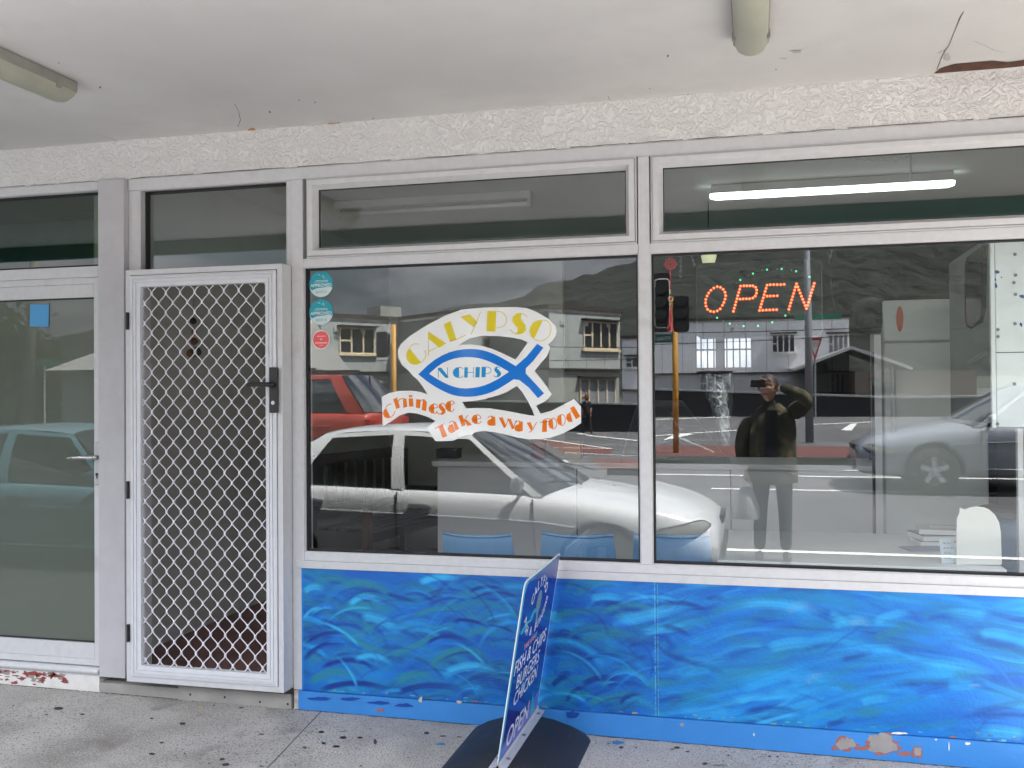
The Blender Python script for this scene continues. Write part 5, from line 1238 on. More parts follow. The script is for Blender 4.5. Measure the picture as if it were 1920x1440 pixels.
    mx_ = gh['mirror']
    for s in (-1, 1):
        b_ = belt(mx_); m = MB(); m.lathe([(.01, -.085), (.055, -.06), (.07, 0), (.06, .06), (.02, .085)], (0, 0, 0), 14, 'y'); hh = m.build('door_mirror', paint if trim else dark, t, smooth=True); hh.location = (mx_+.02, s*(b_.y+.15), b_.z+.10); hh.scale = (.8, 1.2, .95)
        MB().tube([(mx_+.02, s*(b_.y-.01), b_.z+.03), (mx_+.02, s*(b_.y+.12), b_.z+.07)], .02, 6).build('mirror_arm', dark, t)
    if name != 'utility_truck':
        if not LAMP_GRID:
            from mathutils.bvhtree import BVHTree
            bv = BVHTree.FromPolygons([v.co.copy() for v in me.vertices], [tuple(p_.vertices) for p_ in me.polygons])
            up_ = smooth_open([(130, 1160), (180, 1125), (300, 1105), (420, 1080), (500, 1055), (570, 1050), (622, 1080)], 1); lo_ = smooth_open([(135, 1175), (170, 1210), (250, 1240), (380, 1235), (480, 1205), (560, 1160), (624, 1100)], 1)
            eye_m = Vector(seen(1290, 1005, 0.0, TILT))
            for v_i in range(6):
                row = []
                for (ax_, ay_), (bx_, by_) in zip(up_, lo_):
                    qx, qy = ax_+(bx_-ax_)*v_i/5, ay_+(by_-ay_)*v_i/5; px_, py_ = 1200+qx/4.8, 760+qy/4.8
                    o0 = Vector(seen(px_, py_, -.5, TILT))-Vector(loc); o1 = Vector(seen(px_, py_, -8, TILT))-Vector(loc)
                    h_, nn, _, _ = bv.ray_cast(o0, (o1-o0).normalized())
                    row.append(None if h_ is None else h_+nn*.012*math.sin(math.pi*(.12+.76*v_i/5)))
                LAMP_GRID.append(row)
            okc = [j for j in range(len(LAMP_GRID[0])) if all(r_[j] is not None for r_ in LAMP_GRID)]
            LAMP_GRID[:] = [[r_[j] for j in okc] for r_ in LAMP_GRID]
        for s in (1, -1):
            g_ = [[Vector((p_.x, p_.y*s, p_.z)) for p_ in r_] for r_ in LAMP_GRID]
            hl = MB().grid(g_).build('headlight', mat('headlight glass', (.16, .165, .15), .12, coat=.5), t, smooth=True)
            MB().tube([p_ for p_ in g_[0]]+[r_[-1] for r_ in g_]+[p_ for p_ in reversed(g_[-1])]+[r_[0] for r_ in reversed(g_)], .006, 5, 0, False).build('lamp_seal', seam_m, hl)
            cc = g_[3][len(g_[0])//3]; MB().lathe([(.045, -.004), (.04, .004), (.012, .008)], (0, 0, 0), 14, 'x').build('bulb_reflector', chrome, hl).location = cc+Vector((.004, s*.008, 0))
    lx, lz = lamp
    for s in (-1, 1):
        if name == 'utility_truck':
            MB().obox((-.10, s*.62, .82), (.10, 0, 0), (0, .16, 0), (0, 0, .08)).build('headlight', mat('headlight glass', (.34, .35, .33), .08, coat=1), t, bevel=.03)
        xe_ = st[-1][0]; we = st[-1][4]; MB().obox((xe_+.05, s*(we-.13), st[-1][2]-.14), (.06, 0, 0), (0, .13, 0), (0, 0, .08)).build('tail_light', red_l_m, t, bevel=.02)
    m = MB(); m.obox((-.012, 0, .58), (.02, 0, 0), (0, .24, 0), (0, 0, .035)); m.obox((.004, 0, .34), (.02, 0, 0), (0, .45, 0), (0, 0, .06)); m.build('grille', dark, t, bevel=.01)
    for wx in wheels:
        w_ = interp(st, wx)[3]
        for s in (-1, 1):
            m = MB(); m.lathe([(wr*.62, -.10), (wr*.93, -.105), (wr, -.07), (wr, .07), (wr*.93, .10), (wr*.62, .095)], (wx, s*(w_-.115), wr), 28, 'y'); wh = m.build('wheel', tyre_m, t, smooth=True)
            m = MB(); yy = w_-.115+.112; m.lathe([(wr*.63, yy*s), (wr*.60, (yy+.01)*s), (wr*.52, (yy-.02)*s), (wr*.02, (yy-.03)*s)], (wx, 0, wr), 24, 'y', 1)
            for k in range(5):
                a = 2*math.pi*k/5+.3; m.obox((wx+math.cos(a)*wr*.33, s*(yy-.004), wr+math.sin(a)*wr*.33), (math.cos(a)*wr*.24, 0, math.sin(a)*wr*.24), (-math.sin(a)*.032, 0, math.cos(a)*.032), (0, .012, 0))
            m.lathe([(.045, (yy-.02)*s), (.04, (yy+.008)*s), (.01, (yy+.012)*s)], (wx, 0, wr), 12, 'y')
            m.build('rim', [rim_m, arch_m], wh, smooth=False)
    return t
sedan_st = [(.0, .30, .48, .56, .60), (-.05, .22, .58, .64, .74), (-.22, .20, .67, .74, .845), (-.55, .19, .755, .835, .905), (-1.0, .19, .83, .915, .925), (-1.45, .19, .885, .975, .93), (-1.9, .19, .905, .99, .932), (-2.8, .19, .93, .985, .935), (-3.6, .20, .955, 1.0, .925), (-4.2, .22, .965, 1.03, .90), (-4.65, .27, .945, 1.01, .84), (-4.84, .36, .88, .93, .76), (-4.88, .42, .78, .82, .70)]
sedan_gh = dict(roof=[(-2.0, 1.352, .60), (-2.3, 1.392, .625), (-2.8, 1.412, .63), (-3.3, 1.39, .62), (-3.62, 1.335, .60)],
    cols=[(-1.42, -2.10, 'b'), (-1.52, -2.16, 'b'), (-2.62, -2.70, 'g'), (-2.74, -2.80, 'b'), (-3.62, -3.36, 'g'), (-4.12, -3.50, 'b')],
    seams=[(-1.50, -1.46), (-2.68, -2.66), (-3.72, -3.70)], handles=[-2.46, -3.44], mirror=-1.62, seats=[-2.5, -3.3])
car_white = mat('white car paint', (.54, .55, .57), .25, coat=.6); car_blue = mat('blue car paint', (.12, .27, .34), .3, coat=.5); car_grey = mat('silver blue car paint', (.21, .225, .26), .28, .3, coat=.5); car_red = mat('red car paint', (.34, .042, .025), .3, coat=.4)
nose = seen(1352, 975, -4.0)
wcar = make_car('parked_car', 'white sedan parked at the kerb outside, mirrored across both main windows', 'car', car_white, sedan_st, sedan_gh, (-.93, -3.74), loc=(nose.x+.02, -4.03, RZ), lamp=(-.22, .45))
m = MB()
for x, y, r_, a in ((0, 0, .045, .1), (.0, .13, .03, .2), (.05, .22, .03, -.1)):
    m.obox((-1.62-x, -.42+y*.0-.14*0+y, 1.045+.02), (.035, 0, -.022), (0, .035, 0), (0, 0, .001))
r = m.build('windscreen_label', mat('pale green paper', (.5, .68, .62), .6), wcar)
m = MB()
for y in (-.45, .15): m.tube([(-1.22, y, 1.0), (-1.33, y+.25, 1.06), (-1.42, y+.50, 1.10)], .008, 5)
m.build('wiper', dark, wcar)
for x, y in ((-1.15, -.3), (-.95, .05), (-1.2, .3)): MB().lathe([(.014, 0), (.010, .012)], (x, y, interp(sedan_st, x)[2]-.01), 8).build('washer_jet', dark, wcar)
p = seen(178, 845, -3.15); make_car('parked_car', 'teal blue sedan parked at the kerb outside, mirrored in the frosted door', 'car', car_blue, sedan_st, sedan_gh, (-.93, -3.74), loc=(p.x+1.62, -4.03, RZ), lamp=(-.22, .45))
p = seen(1755, 865, -8.8, TILT); make_car('passing_car', 'silver blue sedan on the far lane, mirrored over the white fridge', 'car', car_grey, sedan_st, sedan_gh, (-.93, -3.74), loc=(p.x-.93, -9.75, .10), rz=math.pi, lamp=(-.22, .45))
# red utility with a canopy
ute_st = [(.0, .42, .78, .88, .66), (-.06, .36, .92, 1.00, .78), (-.3, .34, 1.05, 1.12, .86), (-.8, .34, 1.12, 1.20, .89), (-1.35, .34, 1.19, 1.25, .90), (-2.2, .34, 1.22, 1.26, .90), (-3.4, .36, 1.25, 1.29, .90), (-4.6, .40, 1.26, 1.30, .89), (-5.0, .44, 1.25, 1.29, .87), (-5.08, .48, 1.22, 1.25, .85)]
ute_gh = dict(roof=[(-1.9, 1.74, .66), (-2.4, 1.80, .68), (-3.4, 1.82, .70), (-4.5, 1.82, .70), (-4.75, 1.80, .69)],
    cols=[(-1.3, -1.95, 'b'), (-1.38, -2.0, 'b'), (-2.3, -2.38, 'g'), (-2.40, -2.46, 'b'), (-3.15, -3.10, 'g'), (-3.40, -3.36, 'b'), (-4.70, -4.36, 'g'), (-4.98, -4.56, 'b')],
    seams=[(-1.35, -1.32), (-2.36, -2.34), (-3.3, -3.3)], handles=[-2.2, -3.05], mirror=-1.45, seats=[-2.2])
p = seen(722, 780, -9.2, 0)
ute = make_car('utility_truck', 'red utility truck with a dark windowed canopy and roof rack, mirrored behind the decal', 'truck', car_red, ute_st, ute_gh, (-.95, -3.95), wr=.36, loc=(p.x-5.30, -9.9, .08), rz=math.pi, lamp=(-.22, .88), roofcrown=.03)
m = MB()
for y in (-.55, .55): m.tube([(-2.0, y, 1.90), (-4.8, y, 1.90)], .016, 6)
for x in (-2.3, -3.3, -4.3):
    m.tube([(x, -.6, 1.885), (x, .6, 1.885)], .014, 6)
    for y in (-.55, .55): m.tube([(x, y, 1.78), (x, y, 1.89)], .014, 6)
m.obox((-3.3, -.2, 1.93), (.5, 0, 0), (0, .2, 0), (0, 0, .04)); m.build('roof_rack', dark, ute)

# ------------------------------------------------------------------ apartment blocks and the wall in front of them
def panel_wall(name, c, period):
    m = mat(name, c, .85, noise=.08, nscale=.5); nt = m.node_tree; b = nt.nodes['Principled BSDF']
    tc = nt.nodes.new('ShaderNodeTexCoord'); sx = nt.nodes.new('ShaderNodeSeparateXYZ'); nt.links.new(tc.outputs['Object'], sx.inputs[0])
    md = nt.nodes.new('ShaderNodeMath'); md.operation = 'PINGPONG'; md.inputs[1].default_value = period/2; nt.links.new(sx.outputs['X'], md.inputs[0])
    lt = nt.nodes.new('ShaderNodeMath'); lt.operation = 'LESS_THAN'; lt.inputs[1].default_value = .022; nt.links.new(md.outputs[0], lt.inputs[0])
    mx = nt.nodes.new('ShaderNodeMixRGB'); mx.inputs[2].default_value = tuple(v*.45 for v in c)+(1,); nt.links.new(lt.outputs[0], mx.inputs[0])
    nt.links.new(b.inputs['Base Color'].links[0].from_socket, mx.inputs[1]); nt.links.new(mx.outputs[0], b.inputs['Base Color'])
    return m
wall_g = panel_wall('pale grey green sheet wall', (.36, .385, .375), 1.15); wall_w = panel_wall('pale grey sheet wall', (.78, .78, .80), 1.3); base_c = mat('lower storey render', (.30, .31, .28), .85, noise=.12, nscale=.8)
eave = mat('dark flat roof edge', (.05, .04, .035), .9, noise=.4, nscale=3); flake = mat('flaking white fascia', (.5, .49, .46), .8, noise=.4, nscale=4); wframe = mat('cream window frame', (.62, .52, .36), .6); wframe_w = mat('white window frame', (.65, .65, .63), .6)
pane_m = glass_mat('dark house window', .12, body=(.025, .03, .032)); curtain = mat('net curtain', (.22, .23, .25), .9, noise=.3, nscale=9)
def house_window(parent, x0, x1, z0, z1, y, lights, fr_m, cur=False):
    m = MB(); ring(m, x0, x1, z0, z1, [(0, y+.02), (0, y-.05), (.07, y-.05), (.07, y-.02)])
    for k in range(1, lights): x = x0+(x1-x0)*k/lights; m.box(x-.045, x+.045, y-.05, y-.01, z0+.07, z1-.07)
    m.box(x0+.07, x0+(x1-x0)/lights, y-.048, y-.012, (z0+z1)/2-.04, (z0+z1)/2+.04)
    m.box(x0-.12, x1+.12, y-.14, y+.0, z0-.10, z0-.001)
    w = m.build('window', fr_m, parent)
    MB().box(x0+.06, x1-.06, y-.012, y-.002, z0+.06, z1-.06).build('pane', curtain if cur else pane_m, w)
    MB().box(x0-.12, x1+.12, y-.30, y-.002, z1+.05, z1+.11).build('hood', eave, w)
    return w
def wing(par, L, D_, H, wins, wall, fm, nm='wall', base=None):
    """one block: front along +x, facing -y"""
    MB().box(0, L, 0, D_, 2.55, H).build(nm, wall, par); MB().box(.02, L-.02, .06, D_, -1.5, 2.50).build('lower_wall', base or base_c, par)
    r = MB().box(-.10, L+.10, -.10, D_, H+.12, H+.30).build('roof', eave, par); MB().box(-.05, L+.05, -.04, D_, H+.001, H+.119).build('fascia', flake, r)
    MB().box(-.05, L+.05, -.10, .05, 2.49, 2.56).build('ledge', eave, par)
    for w in wins: house_window(par, *w)
    vents = [L*.18, L*.5, L*.82]
    for x in vents: MB().box(x-.12, x+.12, -.05, .001, H-.60, H-.36).build('vent', flake, par)
ang = math.atan2(-.8, .6)
for k, (px, py, Y, L, lab, wins) in enumerate([
    (600, 573, -38.5, 4.6, 'pale grey apartment block with cream windows, leftmost wing mirrored above the red truck', [(1.0, 3.0, 3.45, 4.75, 0, 3, wframe)]),
    (862, 574, -38.8, 4.6, 'pale grey apartment block wing with flaking roof edge, mirrored behind the decal', [(1.3, 3.4, 3.45, 4.75, 0, 4, wframe), (1.3, 3.4, .6, 2.0, .06, 4, wframe)]),
    (1028, 571, -37.6, 4.5, 'pale grey apartment block wing with cream windows, mirrored right of the decal', [(2.1, 4.3, 3.45, 4.75, 0, 4, wframe), (1.9, 4.2, .5, 2.1, .06, 4, wframe, True)])]):
    p = seen(px, py, Y); b = thing('apartment_block', lab, 'building', (p.x, p.y, .2), 0, 'stepped grey apartment wings across the road')
    b.rotation_euler = (0, 0, 0)
    # local +x -> (.6,-.8), local -y (front) -> (.8,.6)
    b.matrix_world = Matrix(((.6, -.8, 0, p.x), (-.8, -.6, 0, p.y), (0, 0, 1, .2), (0, 0, 0, 1)))
    b.scale = b.scale
    wing(b, L, 6.0, 5.1, wins, wall_g, wframe)
    if k in (0, 1):
        MB().box(4.7, 6.0, 2.2, 3.6, -1.5, 6.15 if k == 0 else 5.75).build('stair_tower', base_c, b)
bl = seen(1165, 610, -58, TILT); br = seen(1592, 606, -58, TILT); Hh = (br.z+.9)
b = thing('apartment_block', 'long white grey apartment block with white windows, mirrored in the right window', 'building', (0, 0, 0))
b.matrix_world = Matrix(((1, 0, 0, bl.x), (0, -1, 0, -58), (0, 0, 1, br.z-5.5), (0, 0, 0, 1)))
def bx(px): return seen(px, 640, -58, TILT).x-bl.x
def bz(py): return seen(1500, py, -58, TILT).z-(br.z-5.5)
wing(b, br.x-bl.x, 8, 5.75, [(bx(1447), bx(1491), bz(661), bz(626), 0, 4, wframe_w), (bx(1553), bx(1591), bz(665), bz(628), 0, 4, wframe_w, True), (bx(1556), bx(1594), bz(738), bz(700), .06, 4, wframe_w, True), (bx(1310), bx(1370), bz(738), bz(697), .06, 4, wframe_w, True), (bx(1172), bx(1197), bz(655), bz(633), 0, 2, wframe_w)], wall_w, wframe_w, base=mat('pale lower render', (.5, .5, .51), .85, noise=.1))
MB().lathe([(.02, 0), (.30, .06), (.42, .18)], (bx(1537), -.5, bz(690)), 16, 'y').tube([(bx(1537), -.4, bz(690)), (bx(1537), 0, bz(702))], .04, 6).build('satellite_dish', mat('grey dish', (.3, .3, .31), .5), b)
# low dark wall
dwm = mat('dark block wall', (.022, .022, .026), .9, noise=.25, nscale=2)
m = MB()
for za, zb_, ya, yb, mi in ((0, 1, -36.6, -36.3, 0), (1.001, 1.07, -36.65, -36.25, 1)):
    rows = []
    for x in (-60, -30, -12, -3, 5, 60):
        tz_ = float(np.interp(x, [-12, -3, 5], [1.28, 1.05, .70])); lo = -.3 if za == 0 else tz_*1.001; hi = tz_ if za == 0 else tz_+.08
        rows.append([(x, ya, lo), (x, yb, lo), (x, yb, hi), (x, ya, hi)])
    m.grid(rows, mi, closed=True)
t = m.build('street_wall', [dwm, mat('pale wall coping', (.30, .31, .31), .8)]); tag(t, 'long low dark wall with a pale coping across the road', 'wall')
# ------------------------------------------------------------------ poles, signals, signs
yel = mat('yellow signal pole', (.50, .25, .03), .55, noise=.12, nscale=6); greyp = mat('grey steel pole', (.22, .235, .25), .5, noise=.15, nscale=3); blk = mat('signal black', (.010, .011, .012), .5)
def plate(mb, cx, cz, w, h_, y0_, y1_, r_=.06, mi=0):
    pts = []
    for sx, sz, a0 in ((1, 1, 0), (-1, 1, 90), (-1, -1, 180), (1, -1, 270)):
        pts += [(cx+sx*(w/2-r_)+r_*math.cos(math.radians(a0+k*22.5)), cz+sz*(h_/2-r_)+r_*math.sin(math.radians(a0+k*22.5))) for k in range(5)]
    mb.prism(pts, lambda a, b, d: (a, d, b), y0_, y1_, mi); return pts
YP = -15.5
p = seen(1265, 640, YP, TILT); x0_ = p.x
t = thing('traffic_signal', 'yellow traffic signal pole with black boards, mirrored at the left of the right window', 'traffic light', (x0_, YP, RZ))
ztop = seen(1258, 560, YP, TILT).z-RZ
MB().tube([(0, 0, 0), (0, 0, ztop)], .06, 12).build('pole', yel, t, smooth=True)
for pxa, pxb, pya, pyb, rim in ((1219, 1258, 512, 622, True), (1261, 1292, 555, 622, False)):
    A_, B_ = seen(pxa, pya, YP+.15, TILT), seen(pxb, pyb, YP+.15, TILT); cx_, cz_, w_, h_ = (A_.x+B_.x)/2-x0_, (A_.z+B_.z)/2-RZ, B_.x-A_.x, A_.z-B_.z
    m = MB(); pts = plate(m, cx_, cz_, w_, h_, .12, .16, .07); s_ = m.build('signal_board', blk, t)
    if rim: m = MB(); q = plate(m, cx_+.03, cz_-.02, w_*.72, h_*.82, .1605, .1610, .07); MB().tube([(a, .165, b_) for a, b_ in q]+[(q[0][0], .165, q[0][1])], .012, 5).build('white_border', paint_w, s_)
    m = MB()
    for k in range(3): m.lathe([(.02, .0), (.10, .0), (.11, -.02), (.11, .16)], (cx_, .17, cz_+(.26-.26*k)), 16, 'y')
    m.build('lamp_hood', blk, s_)
# second signal
p = seen(736, 690, -14, 0); t = thing('traffic_signal', 'grey traffic signal on an orange pole, mirrored left of the decal', 'traffic light', (p.x, -14, RZ))
MB().tube([(0, 0, 0), (0, 0, seen(733, 608, -14).z-RZ)], .05, 12).build('pole', yel, t, smooth=True)
A_, B_ = seen(706, 622, -14), seen(727, 670, -14); m = MB(); plate(m, (A_.x+B_.x)/2-p.x, (A_.z+B_.z)/2-RZ, B_.x-A_.x, A_.z-B_.z, .05, .10, .05); s_ = m.build('signal_board', mat('dark grey signal back', (.05, .055, .055), .6), t)
m = MB()
for k in range(3): m.lathe([(.05, 0), (.085, .05), (.085, .20)], (A_.x-p.x+.02, -.05, A_.z-RZ-.12-.14*k), 12, 'x')
m.build('lamp_hood', blk, s_)
grn2 = mat('faded green sign face', (.04, .24, .15), .45); grn = mat('green sign face', (.0, .10, .065), .45); wtx = mat('white sign print', (.7, .72, .7), .5)
def street_sign(name, label, pxa, pya, pxb, pyb, Y, tilt, text, pole=None):
    A_, B_ = seen(pxa, pya, Y, tilt), seen(pxb, pyb, Y, tilt); t = thing(name, label, 'street sign', ((A_.x+B_.x)/2, Y, (A_.z+B_.z)/2))
    w_, h_ = abs(B_.x-A_.x), abs(A_.z-B_.z)
    MB().box(-w_/2, w_/2, -.01, .01, -h_/2, h_/2).build('blade', grn if text else grn2, t)
    if text:
        vs, fs = text_mesh(text, h_*.8); mx_ = max(abs(v[0]) for v in vs) or 1; k = min(1, w_*.46/mx_)
        m = MB(); m.add([(-x*k, .0115, y*min(1, k*1.3)) for x, y in vs], fs); m.build('lettering', wtx, t, fix=False)
    if pole is not None:
        MB().tube([(pole, -.04, -(t.location.z-RZ)), (pole, -.04, h_*.6)], .03, 8).build('pole', mat('white sign pole', (.55, .55, .54), .5), t)
    return t
street_sign('street_name_sign', 'green street name sign reading Whites Line on the yellow signal pole', 1211, 627, 1260, 642, YP+.1, TILT, 'Whites Line')
street_sign('street_name_sign', 'green street name sign high beside the grey lamp pole', 1490, 600, 1578, 588, -20.3, TILT, '')
street_sign('street_name_sign', 'green street name sign on a white post, mirrored in the frosted door', 50, 675, 109, 686, -24, 0, '', 0.02)
p = seen(1517, 700, -20, TILT); zt_ = seen(1510, 440, -20, TILT).z
t = thing('lamp_pole', 'tall grey steel lamp pole across the road, mirrored behind the photographer', 'pole', (p.x, -20, RZ))
MB().tube([(0, 0, 0), (0, 0, 3), (-.05, 0, zt_+2)], [.10, .085, .05], 12).build('pole', greyp, t, smooth=True)
p = seen(1528, 652, -36, TILT); q0 = seen(1513, 634, -36, TILT); q1 = seen(1542, 634, -36, TILT); q2 = seen(1528, 676, -36, TILT)
t = thing('give_way_sign', 'white triangular give way sign with a red border on a grey post', 'road sign', (p.x, -35.9, RZ))
tri = [(q0.x-p.x, q0.z-RZ), (q1.x-p.x, q0.z-RZ), (q2.x-p.x, q2.z-RZ)]; cxx, czz = sum(a for a, _ in tri)/3, sum(b_ for _, b_ in tri)/3
m = MB(); m.prism(tri, lambda a, b_, d: (a, d, b_), 0, .01); m.build('plate', mat('red sign border', (.36, .02, .03), .45), t)
m = MB(); m.poly([(cxx+(a-cxx)*.66, .012, czz+(b_-czz)*.66) for a, b_ in tri]); m.build('face', mat('white sign face', (.6, .6, .58), .5), t, fix=False)
m = MB()
for tx, dz in (('GIVE', .10), ('WAY', -.02)):
    vs, fs = text_mesh(tx, .15); m.add([(cxx-x, .0135, czz+dz+y) for x, y in vs], fs)
m.build('lettering', blk, t, fix=False); MB().tube([(cxx, -.05, 0), (cxx, -.05, tri[0][1])], .04, 8).build('post', greyp, t)
for k, (a_, b_, yy) in enumerate([((1215, 604), (1508, 596), -24), ((1215, 626), (1508, 612), -24.6)]):
    A_, B_ = seen(*a_, yy, TILT), seen(*b_, yy, TILT); A_ = A_+(A_-B_)*2; B_ = B_+(B_-A_)*.8
    tag(MB().tube([A_.lerp(B_, j/12)-Vector((0, 0, .35*math.sin(math.pi*j/12))) for j in range(13)], .012, 5).build('overhead_wire', dark), 'upper of two black overhead wires crossing before the white block' if k == 0 else 'lower of two black overhead wires crossing before the white block', 'wire', 'overhead wires along the road')
# timber power pole, house and trees mirrored in the frosted door
p = seen(50, 740, -21, 0); t = thing('power_pole', 'weathered timber power pole across the road, mirrored in the frosted door', 'pole', (p.x, -21, RZ))
MB().tube([(0, 0, 0), (.3, 0, 9)], [.16, .11], 12).build('pole', mat('weathered pole', (.20, .19, .165), .9, noise=.2, nscale=3), t, smooth=True)
MB().box(-.6, 1.2, -.06, .06, 8.2, 8.32).build('crossarm', wood_dark, t)
p = seen(150, 720, -27, 0); q = seen(178, 685, -27, 0); hz_ = seen(120, 690, -27).z; 
t = thing('house', 'low house with a pale gabled roof across the road, mirrored in the frosted door', 'house', (seen(98, 700, -27).x, -27, -.1))
hw = 9; MB().box(.4, hw, -6, 0, 0, hz_-.1).build('wall', base_c, t)
m = MB(); rz_ = seen(178, 653, -27).z+.7
m.add([(0, .5, hz_), (hw+.4, .5, hz_), (hw+.4, -6.5, hz_), (0, -6.5, hz_), (3.4, -3, rz_+.5), (hw+.4, -3, rz_+.5)], [(0, 1, 5, 4), (1, 2, 5), (2, 3, 4, 5), (3, 0, 4), (0, 3, 2, 1)]); m.build('roof', mat('pale iron roof', (.42, .42, .40), .6, noise=.1, nscale=1), t)
house_window(t, 2.2, 4.0, .9, 2.1, .06, 3, wframe_w)
p0, p1 = seen(1596, 655, -52, TILT), seen(1708, 692, -52, TILT); g0_ = p1.z-2.6
t = thing('house', 'low house with a long sloping pale roof beyond the white apartment block', 'house', (p0.x, -52, g0_))
MB().box(.2, 6.4, -7, 0, 0, 2.5).build('wall', mat('tan weatherboards', (.24, .20, .16), .9, noise=.1), t)
m = MB(); w2 = p1.x-p0.x; hh = p0.z-g0_
m.add([(-w2, .5, 2.55), (0, .5, hh), (w2, .5, 2.55), (-w2, -7.5, 2.55), (0, -7.5, hh), (w2, -7.5, 2.55)], [(0, 1, 4, 3), (1, 2, 5, 4)]); r_ = m.build('roof', mat('pale sloping iron', (.45, .45, .44), .6), t, fix=False); q = r_.modifiers.new('solid', 'SOLIDIFY'); q.thickness = .18
house_window(t, 1.0, 2.4, .9, 2.0, .06, 3, wframe_w)
leaf_a, leaf_b = mat('leaf', (.15, .18, .05), .7, noise=.4, nscale=.7), mat('paler leaf', (.20, .21, .06), .7, noise=.4, nscale=.7)  # two leaf tones, the second paler and yellower
def tree(label, x, y, h_, w_, seed, lm, nleaf=2600):
    t = thing('tree', label, 'tree', (x, y, -.1), 0); r = random.Random(seed)
    m = MB(); m.tube([(0, 0, 0), (.1, .05, h_*.3), (.05, 0, h_*.7)], [.22, .17, .05], 8)
    tips = []
    for k in range(9):
        a = r.uniform(0, 6.28); z0_ = h_*r.uniform(.2, .55); e = Vector((math.cos(a)*w_*r.uniform(.5, .85), math.sin(a)*w_*r.uniform(.5, .85), h_*r.uniform(.5, .92))); m.tube([(.07, .03, z0_), e*.5+Vector((0, 0, z0_*.4)), e], [.08, .05, .02], 6); tips.append(e)
    m.build('trunk', wood_dark, t)
    cl = tips+[Vector((r.gauss(0, .38)*w_, r.gauss(0, .38)*w_, h_*r.uniform(.35, .98))) for _ in range(22)]
    m = MB()
    for k in range(nleaf):
        c = r.choice(cl); q = c+Vector((r.gauss(0, .28)*w_*.6, r.gauss(0, .28)*w_*.6, r.gauss(0, .10)*h_)); u = Vector((r.gauss(0, 1), r.gauss(0, 1), r.gauss(0, 1))).normalized(); v = u.orthogonal().normalized(); s = r.uniform(.08, .20)
        m.add([q-u*s, q+v*s*.5, q+u*s, q-v*s*.5], [(0, 1, 2, 3)])
    m.build('crown', lm, t, fix=False)
p = seen(10, 700, -30); tree('dense olive green tree at far left, mirrored in the frosted door', p.x-.4, -30, 4.7, 1.9, 1, leaf_a)
p = seen(82, 700, -31); tree('smaller olive green tree left of the pale roofed house', p.x, -31, 3.9, 1.0, 2, leaf_b, 1500)
p = seen(-60, 700, -30); tree('broad green tree beyond the power pole', p.x, -31, 5.4, 2.4, 3, leaf_b)
p = seen(30, 742, -29); tree('low dark hedge like tree under the olive trees', p.x-.5, -28.5, 1.6, 1.7, 4, leaf_a, 1800)
# ------------------------------------------------------------------ people
def skin_mesh(name, J, E, m_, parent, root=0, sub=2):
    """J = [(x,y,z,r)], E = index pairs; one continuous skinned surface"""
    me = bpy.data.meshes.new(name); me.from_pydata([j[:3] for j in J], E, []); me.materials.append(m_)
    o = bpy.data.objects.new(name, me); col.objects.link(o); o.parent = parent
    s = o.modifiers.new('skin', 'SKIN'); s.use_smooth_shade = True
    lay = me.skin_vertices[0].data
    for i, j in enumerate(J):
        r_ = j[3]; lay[i].radius = (r_, r_) if not isinstance(r_, tuple) else r_
    lay[root].use_root = True
    ss = o.modifiers.new('sub', 'SUBSURF'); ss.levels = sub; ss.render_levels = sub
    return o
skin_c = mat('skin', (.36, .19, .13), .55); camo = mat('camouflage jacket', (.036, .035, .022), .9); mixin(camo, (.018, .017, .012), 9, .48, .53, detail=3); mixin(camo, (.095, .082, .045), 10, .54, .58, detail=3)
jeans = mat('dark jeans', (.022, .026, .04), .9, noise=.2, nscale=20); tee = mat('dark navy shirt', (.010, .010, .018), .9); hair_d = mat('dark hair', (.012, .010, .009), .6); boot = mat('dark shoes', (.015, .014, .013), .6)
